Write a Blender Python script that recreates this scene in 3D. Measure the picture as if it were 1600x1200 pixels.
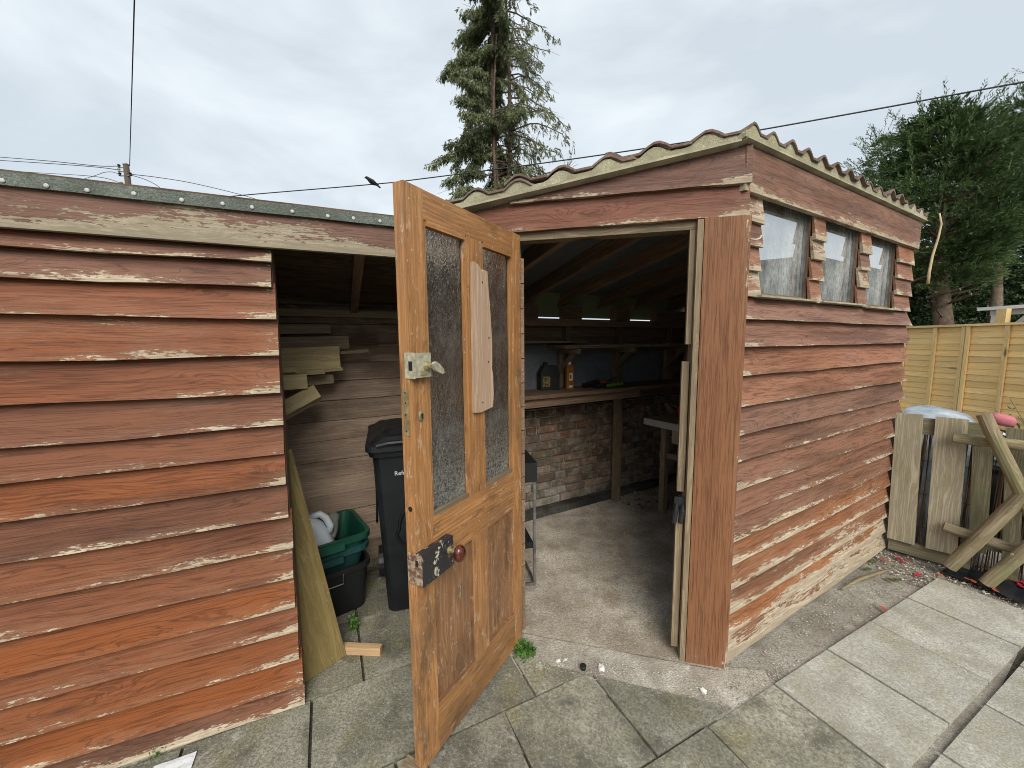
import bpy, bmesh, math, random
import numpy as np
from mathutils import Matrix, Vector, noise as mnoise
random.seed(7); np.random.seed(7)
R = math.radians
scene = bpy.context.scene
for o in list(bpy.data.objects): bpy.data.objects.remove(o)

# ------------------------------------------------------------------ camera
CAM_H, FPX = 1.58, 600.0                       # eye height (m), focal length in px of the 1600 px wide photo
PITCH, ROLL = math.atan(65/600.0), R(0.47)
fwd = Vector((0, math.cos(PITCH), -math.sin(PITCH)))
up0 = Vector((0, math.sin(PITCH), math.cos(PITCH)))
right = Vector((1, 0, 0))*math.cos(ROLL) - up0*math.sin(ROLL)
up = Vector((1, 0, 0))*math.sin(ROLL) + up0*math.cos(ROLL)
EYE = Vector((0, 0, CAM_H))
cd = bpy.data.cameras.new('camera'); cam = bpy.data.objects.new('camera', cd)
scene.collection.objects.link(cam); scene.camera = cam
cd.sensor_width = 36; cd.lens = 36*FPX/1600; cd.clip_start = 0.02; cd.clip_end = 2000
cm = Matrix((right, up, -fwd)).transposed().to_4x4(); cm.translation = EYE
cam.matrix_world = cm

# ------------------------------------------------------------------ sky, sun, exposure
SUN_EL, SUN_AZ = R(38), R(171)                 # azimuth clockwise from +Y (away from the camera)
world = bpy.data.worlds.new('World'); scene.world = world; world.use_nodes = True
wt = world.node_tree; wt.nodes.clear()
def wn(t, **k):
    n = wt.nodes.new(t)
    for a, b in k.items(): setattr(n, a, b)
    return n
sky = wn('ShaderNodeTexSky', sky_type='NISHITA', sun_disc=False, sun_elevation=SUN_EL, sun_rotation=SUN_AZ, air_density=1.0, dust_density=2.0, ozone_density=1.0)
tc = wn('ShaderNodeTexCoord'); mp = wn('ShaderNodeMapping'); mp.inputs['Scale'].default_value = (1, 1, 2.6)
wt.links.new(tc.outputs['Generated'], mp.inputs['Vector'])
nz = wn('ShaderNodeTexNoise'); nz.inputs['Scale'].default_value = 2.3; nz.inputs['Detail'].default_value = 7; nz.inputs['Roughness'].default_value = .52; nz.inputs['Distortion'].default_value = .35
wt.links.new(mp.outputs[0], nz.inputs['Vector'])
cr = wn('ShaderNodeValToRGB')
cr.color_ramp.elements[0].position = .38; cr.color_ramp.elements[0].color = (4.5, 5.0, 5.4, 1)
cr.color_ramp.elements[1].position = .62; cr.color_ramp.elements[1].color = (6.0, 6.45, 6.75, 1)
wt.links.new(nz.outputs['Fac'], cr.inputs['Fac'])
mx = wn('ShaderNodeMixRGB'); mx.inputs['Fac'].default_value = .9
wt.links.new(sky.outputs[0], mx.inputs[1]); wt.links.new(cr.outputs[0], mx.inputs[2])
bg = wn('ShaderNodeBackground'); bg.inputs['Strength'].default_value = .068
wo = wn('ShaderNodeOutputWorld')
wt.links.new(mx.outputs[0], bg.inputs['Color']); wt.links.new(bg.outputs[0], wo.inputs['Surface'])
sl = bpy.data.lights.new('sun', 'SUN'); sl.energy = 1.5; sl.angle = R(38); sl.color = (1, .94, .84)
sun = bpy.data.objects.new('sun', sl); scene.collection.objects.link(sun)
sun.rotation_euler = Vector((-math.sin(SUN_AZ)*math.cos(SUN_EL), -math.cos(SUN_AZ)*math.cos(SUN_EL), -math.sin(SUN_EL))).to_track_quat('-Z', 'Y').to_euler()
vs = scene.view_settings
vs.view_transform = 'Standard'; vs.look = 'None'; vs.gamma = 1; vs.use_curve_mapping = False; vs.exposure = 1.2
scene.cycles.use_denoising = True; scene.cycles.denoising_prefilter = 'ACCURATE'; scene.cycles.filter_width = 1.0
scene.cycles.max_bounces = 10; scene.cycles.diffuse_bounces = 8; scene.cycles.transmission_bounces = 8; scene.cycles.transparent_max_bounces = 12
scene.cycles.caustics_reflective = False; scene.cycles.caustics_refractive = False; scene.cycles.sample_clamp_indirect = 6

# ------------------------------------------------------------------ pixels to places
def ray(x, y): return fwd + right*((x-800)/FPX) + up*((600-y)/FPX)
def G(x, y, z=0.0):
    d = ray(x, y); return EYE + d*((z-CAM_H)/d.z)
def onplane(x, y, p, n):
    d = ray(x, y); return EYE + d*((Vector(p)-EYE).dot(n)/d.dot(n))
def frame(o, bearing):
    """X along the bearing (clockwise from +Y), Z up, Y to the left of X"""
    a = R(bearing); X = Vector((math.sin(a), math.cos(a), 0)); Y = Vector((-X.y, X.x, 0))
    m = Matrix((X, Y, Vector((0, 0, 1)))).transposed().to_4x4(); m.translation = Vector(o); return m
def infr(F, x, y):
    """pixel -> (x, z) on the frame's wall plane"""
    q = onplane(x, y, F.translation, F.col[1].to_3d()); q = F.inverted() @ q; return q.x, q.z
def T(x, y, z): return Matrix.Translation((x, y, z))

# ------------------------------------------------------------------ objects
WM = {}
def link(o, M=None, parent=None):
    scene.collection.objects.link(o)
    M = M.copy() if M is not None else Matrix.Identity(4)
    if parent is not None:
        o.parent = parent; o.matrix_parent_inverse = WM[parent.name].inverted()
    o.matrix_basis = M; WM[o.name] = M
    return o
def thing(name, label, cat, loc, group=None):
    o = bpy.data.objects.new(name, None); o.empty_display_size = .1
    link(o, Matrix.Translation(loc)); return tag(o, label, cat, group)
def tag(o, label=None, cat=None, group=None, kind=None):
    if label: o['label'] = label
    if cat: o['category'] = cat
    if group: o['group'] = group
    if kind: o['kind'] = kind
    return o
def mk(name, bm, mat, parent=None, M=None, col=None, smooth=False, bevel=0, seg=1):
    if bevel > 0:
        es = [e for e in bm.edges if len(e.link_faces) == 2 and e.calc_face_angle(0) > .5]
        bmesh.ops.bevel(bm, geom=es, offset=bevel, segments=seg, affect='EDGES', profile=.5, clamp_overlap=True)
    bmesh.ops.recalc_face_normals(bm, faces=bm.faces[:])
    me = bpy.data.meshes.new(name); bm.to_mesh(me); bm.free()
    return mko(name, me, mat, parent, M, col, smooth)
def mko(name, me, mat, parent=None, M=None, col=None, smooth=False):
    if mat is not None and not me.materials: me.materials.append(mat)
    if smooth: me.polygons.foreach_set('use_smooth', [True]*len(me.polygons))
    o = bpy.data.objects.new(name, me)
    if col: o.color = col
    return link(o, M, parent)
def raw(name, verts, faces, mat, parent=None, M=None, smooth=False, col=None):
    me = bpy.data.meshes.new(name); me.from_pydata([tuple(v) for v in verts], [], faces); me.update()
    return mko(name, me, mat, parent, M, col, smooth)
def quads(name, V, mat, parent=None, smooth=False):
    """V: (n,4,3) array of leaf quads -> one mesh"""
    V = np.asarray(V, dtype=np.float32); n = len(V)
    me = bpy.data.meshes.new(name)
    me.vertices.add(n*4); me.vertices.foreach_set('co', V.reshape(-1))
    me.loops.add(n*4); me.loops.foreach_set('vertex_index', np.arange(n*4, dtype=np.int32))
    me.polygons.add(n); me.polygons.foreach_set('loop_start', np.arange(0, n*4, 4, dtype=np.int32))
    me.update(calc_edges=True); me.validate()
    return mko(name, me, mat, parent, None, None, smooth)
def box(bm, x0, x1, y0, y1, z0, z1):
    v = [bm.verts.new(p) for p in ((x0,y0,z0),(x1,y0,z0),(x1,y1,z0),(x0,y1,z0),(x0,y0,z1),(x1,y0,z1),(x1,y1,z1),(x0,y1,z1))]
    for f in ((3,2,1,0),(4,5,6,7),(0,1,5,4),(1,2,6,5),(2,3,7,6),(3,0,4,7)): bm.faces.new([v[i] for i in f])
    return v
def bx(name, M, x0, x1, y0, y1, z0, z1, mat, parent=None, bevel=.002, col=None):
    """a box whose own origin is its lower corner, so that grain follows its X"""
    bm = bmesh.new(); box(bm, 0, x1-x0, 0, y1-y0, 0, z1-z0)
    return mk(name, bm, mat, parent, M @ T(x0, y0, z0), col, bevel=bevel)
def vbx(name, M, x0, x1, y0, y1, z0, z1, mat, parent=None, bevel=.002, col=None):
    """like bx but grain runs upwards (own X is up)"""
    bm = bmesh.new(); box(bm, 0, z1-z0, 0, y1-y0, 0, x1-x0)
    m = Matrix(((0,0,-1,x1),(0,1,0,y0),(1,0,0,z0),(0,0,0,1)))
    return mk(name, bm, mat, parent, M @ m, col, bevel=bevel)
def prism(name, M, pts, y0, y1, mat, parent=None, bevel=0, col=None, o=(0, 0)):
    bm = bmesh.new()
    a = [bm.verts.new((x-o[0], y0, z-o[1])) for x, z in pts]; b = [bm.verts.new((x-o[0], y1, z-o[1])) for x, z in pts]
    n = len(pts); bm.faces.new(a); bm.faces.new(b[::-1])
    for i in range(n): bm.faces.new((a[i], b[i], b[(i+1) % n], a[(i+1) % n]))
    return mk(name, bm, mat, parent, M @ T(o[0], 0, o[1]), col, bevel=bevel)
def flat(name, pts, z0, z1, mat, parent=None, bevel=0, col=None):
    """a slab whose outline is given in plan"""
    bm = bmesh.new(); cx = sum(p[0] for p in pts)/len(pts); cy = sum(p[1] for p in pts)/len(pts)
    a = [bm.verts.new((p[0]-cx, p[1]-cy, z0)) for p in pts]; b = [bm.verts.new((p[0]-cx, p[1]-cy, z1)) for p in pts]
    n = len(pts); bm.faces.new(a[::-1]); bm.faces.new(b)
    for i in range(n): bm.faces.new((a[i], a[(i+1) % n], b[(i+1) % n], b[i]))
    return mk(name, bm, mat, parent, T(cx, cy, 0), col, bevel=bevel)
def beam(name, p0, p1, w, h, mat, parent=None, upv=(0, 0, 1), bevel=.002, col=None):
    p0, p1 = Vector(p0), Vector(p1); X = (p1-p0); L = X.length; X.normalize()
    Y = Vector(upv).cross(X).normalized(); Z = X.cross(Y)
    m = Matrix((X, Y, Z)).transposed().to_4x4(); m.translation = p0
    bm = bmesh.new(); box(bm, 0, L, -w/2, w/2, -h/2, h/2)
    return mk(name, bm, mat, parent, m, col, bevel=bevel)
def tube(bm, pts, rad, n=8, cap=True, jit=0):
    pts = [Vector(p) for p in pts]; rings = []; ref = None
    for i, p in enumerate(pts):
        t = (pts[min(i+1, len(pts)-1)] - pts[max(i-1, 0)]).normalized()
        if ref is None: ref = t.orthogonal().normalized()
        ref = (ref - t*ref.dot(t)).normalized(); b = t.cross(ref)
        r = rad[i] if isinstance(rad, (list, tuple)) else rad
        rings.append([bm.verts.new(p + (ref*math.cos(2*math.pi*k/n) + b*math.sin(2*math.pi*k/n))*r*(1+random.uniform(-jit, jit))) for k in range(n)])
    for a, b in zip(rings, rings[1:]):
        for k in range(n): bm.faces.new((a[k], a[(k+1) % n], b[(k+1) % n], b[k]))
    if cap: bm.faces.new(rings[0][::-1]); bm.faces.new(rings[-1])
def lathe(bm, prof, n=20, M=None):
    rings = []
    for r, z in prof:
        rings.append([bm.verts.new((M or Matrix()) @ Vector((r*math.cos(2*math.pi*k/n), r*math.sin(2*math.pi*k/n), z))) for k in range(n)])
    for a, b in zip(rings, rings[1:]):
        for k in range(n): bm.faces.new((a[k], a[(k+1) % n], b[(k+1) % n], b[k]))
    bm.faces.new(rings[0][::-1]); bm.faces.new(rings[-1])
def fboard(name, F, x0, x1, z0, z1, mat, parent, y=0, tb=.025, tt=.008, jag=.003, seg=10, col=None, under=.023, skew=0):
    """feather-edged weatherboard: thick lower edge proud of the board below, uneven bottom line"""
    L = x1-x0; bm = bmesh.new(); rings = []; sd = random.uniform(0, 99)
    for i in range(seg+1):
        x = L*i/seg; dz = jag*(mnoise.noise(Vector((x*2.1, sd, 0)))*2 + mnoise.noise(Vector((x*9, sd, 5)))*.7)
        dy = .003*mnoise.noise(Vector((x*1.7, sd, 9)))
        zb = dz; zt = z1-z0+skew*(i/seg-.5)
        rings.append([bm.verts.new(p) for p in ((x, -tb-under+dy, zb), (x, -under+dy, zb-.0), (x, 0, zt), (x, -tt, zt), (x, -(tb+under)*.32-tt*.68+dy*.5, zb+(zt-zb)*.66))])
    for a, b in zip(rings, rings[1:]):
        for k in range(5): bm.faces.new((a[k], a[(k+1) % 5], b[(k+1) % 5], b[k]))
    bm.faces.new(rings[0][::-1]); bm.faces.new(rings[-1])
    return mk(name, bm, mat, parent, F @ T(x0, y, z0), col)

# ------------------------------------------------------------------ materials
class NT:
    def __init__(s, name, rough=.7, spec=.3):
        s.m = bpy.data.materials.new(name); s.m.use_nodes = True; s.t = s.m.node_tree
        s.b = s.t.nodes['Principled BSDF']; s.out = s.t.nodes['Material Output']
        s.b.inputs['Roughness'].default_value = rough; s.b.inputs['Specular IOR Level'].default_value = spec
    def set(s, sock, v):
        if isinstance(v, bpy.types.NodeSocket): s.t.links.new(v, sock)
        elif isinstance(v, (tuple, list)) and len(v) == 3 and sock.type == 'RGBA': sock.default_value = (*v, 1)
        else: sock.default_value = v
    def n(s, typ, ins=None, **pr):
        nd = s.t.nodes.new(typ)
        for k, v in pr.items(): setattr(nd, k, v)
        for k, v in (ins or {}).items(): s.set(nd.inputs[k], v)
        return nd
    def ma(s, op, a, b=0.0, c=0.0, clamp=False):
        nd = s.n('ShaderNodeMath', operation=op, use_clamp=clamp)
        for i, v in enumerate((a, b, c)): s.set(nd.inputs[i], v)
        return nd.outputs[0]
    def mix(s, f, a, b, mode='MIX'):
        nd = s.n('ShaderNodeMixRGB', {0: f, 1: a, 2: b}, blend_type=mode); return nd.outputs[0]
    def ss(s, v, lo, hi, a=0.0, b=1.0):
        nd = s.n('ShaderNodeMapRange', {'Value': v, 'From Min': lo, 'From Max': hi, 'To Min': a, 'To Max': b}, interpolation_type='SMOOTHSTEP'); return nd.outputs[0]
    def noise(s, v, sc=1.0, det=2.0, ro=.5, dist=0.0):
        return s.n('ShaderNodeTexNoise', {'Vector': v, 'Scale': sc, 'Detail': det, 'Roughness': ro, 'Distortion': dist}).outputs['Fac']
    def voro(s, v, sc=1.0, feature='F1', out='Distance'):
        return s.n('ShaderNodeTexVoronoi', {'Vector': v, 'Scale': sc}, feature=feature).outputs[out]
    def mul(s, v, k): return s.n('ShaderNodeVectorMath', {0: v, 1: k}, operation='MULTIPLY').outputs[0]
    def add(s, v, k): return s.n('ShaderNodeVectorMath', {0: v, 1: k}, operation='ADD').outputs[0]
    def obj(s, rnd=True):
        c = s.n('ShaderNodeTexCoord').outputs['Object']
        if not rnd: return c
        s.oi = s.n('ShaderNodeObjectInfo')
        cb = s.n('ShaderNodeCombineXYZ', {0: s.ma('MULTIPLY', s.oi.outputs['Random'], 37.0), 1: s.ma('MULTIPLY', s.oi.outputs['Random'], 11.0), 2: s.ma('MULTIPLY', s.oi.outputs['Random'], 71.0)})
        return s.add(c, cb.outputs[0])
    def xyz(s, v):
        nd = s.n('ShaderNodeSeparateXYZ', {0: v}); return nd.outputs
    def comb(s, x, y, z): return s.n('ShaderNodeCombineXYZ', {0: x, 1: y, 2: z}).outputs[0]
    def bump(s, h, st=.5, d=.01):
        nd = s.n('ShaderNodeBump', {'Height': h, 'Strength': st, 'Distance': d}); s.t.links.new(nd.outputs[0], s.b.inputs['Normal']); return nd
    def col(s, c): s.set(s.b.inputs['Base Color'], c); return s
    def ro(s, v): s.set(s.b.inputs['Roughness'], v)

def grain(t, stretch=1.0, lines=55, warp=9.0, knots=1.0):
    """timber grain along the object's X: rings, fibres, knots"""
    co = t.obj(); x, y, z = t.xyz(co)
    low = t.noise(t.mul(co, (1.1*stretch, 5, 5)), 1, 3, .55)
    zz = t.ma('ADD', t.ma('MULTIPLY', z, lines), t.ma('MULTIPLY', low, warp))
    yy = t.ma('ADD', t.ma('MULTIPLY', y, lines), t.ma('MULTIPLY', low, warp*.6))
    kv = t.mul(co, (1.5*stretch, 4, 7)); vn_ = t.n('ShaderNodeTexVoronoi', {'Vector': kv, 'Scale': 1.0}); kd = vn_.outputs['Distance']
    sel = t.ma('MULTIPLY', t.ma('GREATER_THAN', t.n('ShaderNodeSeparateColor', {0: vn_.outputs['Color']}).outputs[0], .55), knots)
    kn = t.ma('MULTIPLY', t.ss(kd, .03, .16, 1.0, 0.0), sel)
    zz = t.ma('ADD', zz, t.ma('MULTIPLY', t.ma('MULTIPLY', t.ss(kd, .0, .45, 1, 0), sel), 5.0))
    ring = t.noise(t.comb(t.ma('MULTIPLY', x, .9*stretch), yy, zz), 1.6, 2, .5)
    fib = t.noise(t.mul(co, (6*stretch, 105, 105)), 1, 5, .72)
    return co, low, ring, fib, kn

def painted(name, cA, cB, bareD, bareL, rough=.62, peel=0.0, warp=11, var=1.0, knots=1.0, dark=.72):
    """stained weatherboard; object colour = (wear, tone, length/10): paint has come off most along lower edge and ends"""
    t = NT(name, rough, .25); co, low, ring, fib, kn = grain(t, 1.0, 62, warp, knots)
    sp = t.n('ShaderNodeSeparateColor', {0: t.oi.outputs['Color']}).outputs
    wear, tone, ln = sp[0], sp[1], t.ma('MULTIPLY', sp[2], 10.0)
    oz = t.xyz(t.n('ShaderNodeTexCoord').outputs['Object'])
    ox, z = oz[0], oz[2]
    endd = t.ma('MINIMUM', ox, t.ma('SUBTRACT', ln, ox))
    edge = t.ss(z, .0, .05, 1, 0); ende = t.ss(endd, 0, .16, 1, 0)
    big = t.noise(t.mul(co, (2.2, 3, 9)), 1, 3, .6)
    strk = t.noise(t.mul(co, (17, 90, 120)), 1, 6, .72)
    m = t.ma('ADD', t.ma('MULTIPLY', big, .9), t.ma('MULTIPLY', strk, .75))
    m = t.ma('ADD', m, t.ma('MULTIPLY', edge, .27)); m = t.ma('ADD', m, t.ma('MULTIPLY', ende, .17))
    m = t.ma('ADD', m, t.ma('MULTIPLY', t.noise(t.mul(co, (60, 150, 150)), 1, 4, .65), .32)); m = t.ma('SUBTRACT', m, .178); m = t.ma('ADD', m, t.ma('MULTIPLY', wear, .62)); m = t.ma('ADD', m, t.ma('MULTIPLY', ring, .18))
    peelm = t.ss(m, 1.435-peel, 1.475-peel)
    thin = t.ss(m, 1.10-peel, 1.48-peel)
    fade = t.noise(t.mul(co, (1.6, 2, 4)), 1, 3)
    st = t.mix(t.ma('ADD', tone, t.ma('MULTIPLY', t.ma('SUBTRACT', fade, .5), var), clamp=True), cA, cB)
    dk = t.noise(t.mul(co, (.9, 6, 11)), 1, 4, .6)
    st = t.mix(t.ss(dk, .46, .66, 0, dark), st, t.mix(1.0, st, (.46, .42, .40), 'MULTIPLY'))
    rl = t.ss(t.ma('ABSOLUTE', t.ma('SUBTRACT', ring, .5)), 0, .055, .62, 0)
    st = t.mix(rl, st, t.mix(1.0, st, (.34, .28, .28), 'MULTIPLY'))
    st = t.mix(t.ss(fib, .48, .62, 0, .42), st, t.mix(1.0, st, (.40, .35, .33), 'MULTIPLY')); st = t.mix(t.ss(fib, .30, .42, .16, 0), st, t.mix(1.0, st, (1.35, 1.3, 1.25), 'MULTIPLY'))
    st = t.mix(t.ma('MULTIPLY', kn, .55), st, (.045, .018, .012))
    st = t.mix(t.ma('MULTIPLY', thin, .07), st, bareL)
    hv = t.ma('ADD', t.ma('MULTIPLY', t.oi.outputs['Random'], .36), .76)
    hs = t.n('ShaderNodeHueSaturation', {'Color': st, 'Value': hv, 'Saturation': t.ma('ADD', t.ma('MULTIPLY', t.oi.outputs['Random'], .2), .88)})
    wth = tuple(v*.62 for v in bareL); bare = t.mix(t.ss(m, 1.47-peel, 1.72-peel, 0, .9), bareL, wth); bare = t.mix(t.ss(fib, .3, .72, 0, .8), bare, bareD); bare = t.mix(t.ma('MULTIPLY', t.ss(ring, .4, .6), .4), bare, bareD)
    t.col(t.mix(peelm, hs.outputs[0], bare))
    t.ro(t.ma('ADD', t.ma('MULTIPLY', peelm, .25), rough))
    h = t.ma('ADD', t.ma('MULTIPLY', fib, .5), t.ma('MULTIPLY', ring, .5)); h = t.ma('SUBTRACT', h, t.ma('MULTIPLY', peelm, .35))
    t.bump(h, .55, .004); return t.m

def wood(name, dark, light, knot=(.03, .015, .008), rough=.65, stretch=1.0, lines=80, warp=8, stain=None, stain_amt=0, spots=0, bump=.4, spec=.3, scuff=0):
    t = NT(name, rough, spec); co, low, ring, fib, kn = grain(t, stretch, lines, warp)
    c = t.mix(t.ss(ring, .22, .74), dark, light)
    c = t.mix(t.ss(fib, .46, .62, 0, .6), c, dark); c = t.mix(t.ss(fib, .30, .42, .3, 0), c, t.mix(1.0, light, (1.2, 1.2, 1.2), 'MULTIPLY')); c = t.mix(t.ss(t.ma('ABSOLUTE', t.ma('SUBTRACT', ring, .5)), 0, .05, .4, 0), c, t.mix(1.0, dark, (.6, .55, .5), 'MULTIPLY'))
    c = t.mix(t.ma('MULTIPLY', kn, .8), c, knot)
    if stain:
        sm = t.noise(t.mul(co, (2.4, 5, 5)), 1, 5, .65); c = t.mix(t.ss(sm, .45, .68, 0, stain_amt), c, stain)
    if scuff:
        sc_ = t.noise(t.mul(co, (10, 34, 34)), 1, 7, .75); c = t.mix(t.ss(sc_, .57, .66, 0, scuff), c, (.62, .50, .37)); sd = t.noise(t.mul(co, (4, 13, 13)), 1, 6, .7); c = t.mix(t.ss(sd, .52, .66, 0, .6), c, (.09, .05, .025))
    if spots:
        v = t.voro(co, 24.0); c = t.mix(t.ss(v, .05, .12, spots, 0), c, (.5, .48, .42))
    hs = t.n('ShaderNodeHueSaturation', {'Color': c, 'Value': t.ma('ADD', t.ma('MULTIPLY', t.oi.outputs['Random'], .3), .84)})
    t.col(hs.outputs[0]); t.bump(t.ma('ADD', t.ma('MULTIPLY', fib, .6), t.ma('MULTIPLY', ring, .5)), bump, .003); return t.m

def plain(name, c, rough=.5, spec=.4, metal=0, var=.12, sc=14.0, bump=.1):
    t = NT(name, rough, spec); co = t.obj(); n = t.noise(co, sc, 5, .6); n2 = t.noise(co, sc*7, 3, .6)
    k = t.mix(t.ss(n, .3, .7), tuple(v*(1-var) for v in c), tuple(min(1, v*(1+var)) for v in c))
    t.col(k); t.b.inputs['Metallic'].default_value = metal
    t.ro(t.ss(n, .25, .75, rough*.8, min(1, rough*1.2))); t.bump(n2, bump, .002); return t.m

def stone(name, a, b, dirt, speck, sc=1.0, moss=(.16, .16, .07), moss_amt=.35, bump=.5, dirt_amt=.6):
    t = NT(name, .9, .15); co = t.obj(); 
    n1 = t.noise(co, 3.2*sc, 6, .62); n2 = t.noise(co, 60*sc, 4, .65); n3 = t.noise(t.add(co, (5, 9, 2)), 5.5*sc, 5, .6); v = t.voro(co, 105*sc)
    c = t.mix(t.ss(n1, .36, .64), a, b); c = t.mix(t.ss(n3, .46, .70, 0, dirt_amt), c, dirt)
    nb = t.noise(t.add(co, (8, 2, 4)), 1.9*sc, 4, .6); c = t.mix(t.ss(nb, .42, .66, 0, .5), c, dirt)
    n4 = t.noise(t.add(co, (1, 3, 7)), 7*sc, 5, .6); c = t.mix(t.ss(n4, .5, .75, 0, moss_amt), c, moss)
    n5 = t.noise(t.add(co, (3, 3, 3)), 92*sc, 5, .75); c = t.mix(t.ss(n5, .46, .60, 0, .62), c, dirt); c = t.mix(t.ss(n5, .30, .43, .4, 0), c, speck); c = t.mix(t.ss(n2, .3, .75, 0, .4), c, dirt); c = t.mix(t.ss(v, .10, .24, .55, 0), c, speck)
    w6 = t.noise(t.add(co, (6, 1, 2)), 13*sc, 5, .7); c = t.mix(t.ss(w6, .60, .70, 0, .35), c, speck)
    hs = t.n('ShaderNodeHueSaturation', {'Color': c, 'Value': t.ma('ADD', t.ma('MULTIPLY', t.oi.outputs['Random'], .22), .9)})
    t.col(hs.outputs[0]); t.bump(t.ma('ADD', n2, t.ma('MULTIPLY', v, .5)), bump, .004); return t.m
BARE_D, BARE_L = (.24, .18, .12), (.60, .52, .39)
M_red = painted('red_stained_board', (.225, .070, .021), (.185, .075, .045), BARE_D, BARE_L)
M_pink = painted('faded_red_board', (.265, .108, .047), (.285, .145, .098), BARE_D, (.60, .52, .39))
M_fascia = painted('peeling_fascia', (.18, .08, .055), (.21, .11, .08), (.24, .195, .135), (.42, .37, .28), peel=.16)
M_post = painted('corner_board_stain', (.25, .098, .033), (.30, .122, .047), BARE_D, (.65, .55, .38), peel=-.06, warp=2.0, knots=0, dark=.3)
M_lintel = painted('dark_red_board', (.17, .07, .045), (.22, .10, .07), BARE_D, (.5, .43, .32))
M_cutend = wood('cut_board', (.20, .10, .065), (.30, .17, .12), rough=.8)
M_jamb = wood('grey_timber', (.16, .118, .075), (.31, .24, .155), rough=.8, stain=(.12, .09, .06), stain_amt=.6)
M_dim = wood('old_brown_timber', (.15, .095, .06), (.30, .20, .135), rough=.8)
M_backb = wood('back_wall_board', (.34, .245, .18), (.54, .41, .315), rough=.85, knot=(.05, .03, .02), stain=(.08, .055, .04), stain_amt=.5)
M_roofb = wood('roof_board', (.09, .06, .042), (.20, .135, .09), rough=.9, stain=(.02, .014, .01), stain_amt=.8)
M_offcut = wood('fresh_offcut', (.58, .46, .24), (.74, .62, .37), rough=.7)
M_offcut2 = wood('grey_offcut', (.38, .30, .20), (.54, .45, .32), rough=.75)
M_felt = stone('mineral_felt', (.13, .15, .13), (.19, .21, .185), (.07, .08, .07), (.28, .31, .28), 1.6, moss_amt=.0, bump=.7)
M_slab = stone('paving_slab', (.44, .43, .37), (.57, .56, .50), (.25, .235, .19), (.76, .75, .69), 1.0, (.34, .31, .18), .55, dirt_amt=.55)
M_slabd = stone('mossy_paving_slab', (.26, .25, .19), (.40, .385, .31), (.095, .09, .07), (.6, .58, .52), 1.0, (.27, .255, .12), .7, dirt_amt=.85)
M_floor = stone('dusty_concrete', (.44, .40, .33), (.66, .62, .54), (.20, .155, .11), (.8, .78, .72), 1.0, (.27, .21, .13), .6, .8)
M_soil = stone('dusty_soil', (.36, .33, .275), (.52, .49, .43), (.17, .15, .12), (.66, .62, .54), 1.3, (.24, .21, .12), .4, 1.0)
M_earth = stone('earth', (.06, .05, .03), (.12, .11, .05), (.04, .035, .02), (.2, .2, .15), .4, (.05, .08, .02), .8)
M_kerb = stone('dark_concrete', (.055, .05, .045), (.13, .12, .11), (.02, .02, .02), (.3, .3, .28), 1.0, moss_amt=.1)
M_mortar = stone('verge_mortar', (.34, .33, .20), (.50, .48, .34), (.20, .18, .13), (.55, .53, .42), 1.6, (.30, .30, .14), .5)
M_cement = plain('cement_board', (.36, .335, .25), .9, .1, var=.25, sc=9)
M_tile = stone('clay_pantile', (.17, .095, .075), (.25, .16, .13), (.10, .085, .075), (.4, .35, .30), 2.0, (.30, .28, .22), .75)
M_jmort = stone('brick_mortar', (.28, .265, .22), (.44, .41, .36), (.08, .08, .06), (.5, .5, .46), 1.5, (.10, .12, .06), .5)
M_sheet = plain('grey_sheet', (.16, .17, .19), .8, .2)
M_underlay = plain('roof_underlay', (.13, .135, .145), .9, .1)
M_black = plain('black_plastic', (.012, .013, .015), .5, .4, bump=.2)
M_binblk = plain('bin_plastic', (.010, .012, .015), .5, .4, sc=5, var=.3, bump=.15)
M_green = plain('green_plastic', (.008, .062, .040), .4, .4, sc=5, var=.25)
M_green2 = plain('blue_green_plastic', (.012, .052, .050), .42, .4, sc=5, var=.25)
M_steel = plain('dull_steel', (.22, .22, .22), .5, .5, .8, .3)
M_brass = plain('dirty_brass', (.42, .36, .20), .45, .5, .7, .3, 40)
M_nickel = plain('painted_lock', (.46, .44, .33), .5, .5, .35, .25, 60)
M_nail = plain('galvanised_nail', (.42, .43, .42), .55, .3, .2)

def brickmat():
    t = NT('old_brick', .92, .1); co = t.obj()
    sp = t.n('ShaderNodeSeparateColor', {0: t.oi.outputs['Color']}).outputs
    a = t.mix(sp[0], (.26, .115, .07), (.16, .11, .065)); a = t.mix(sp[1], a, (.46, .42, .37))
    n1 = t.noise(co, 16, 5, .6); n2 = t.noise(co, 90, 4, .6)
    c = t.mix(t.ss(n1, .48, .66, 0, .75), a, (.40, .37, .31)); n3 = t.noise(t.add(co, (4, 1, 8)), 11, 4, .6)
    c = t.mix(t.ss(n3, .5, .68, 0, .7), c, (.11, .115, .06)); nd_ = t.noise(t.add(co, (2, 6, 3)), 5, 4, .6); c = t.mix(t.ss(nd_, .42, .62, 0, .6), c, (.07, .06, .045)); c = t.mix(t.ss(n2, .35, .7, 0, .4), c, (.06, .04, .03))
    t.col(c); t.bump(t.ma('ADD', n1, n2), .8, .006); return t.m
M_brick = brickmat()

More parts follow.
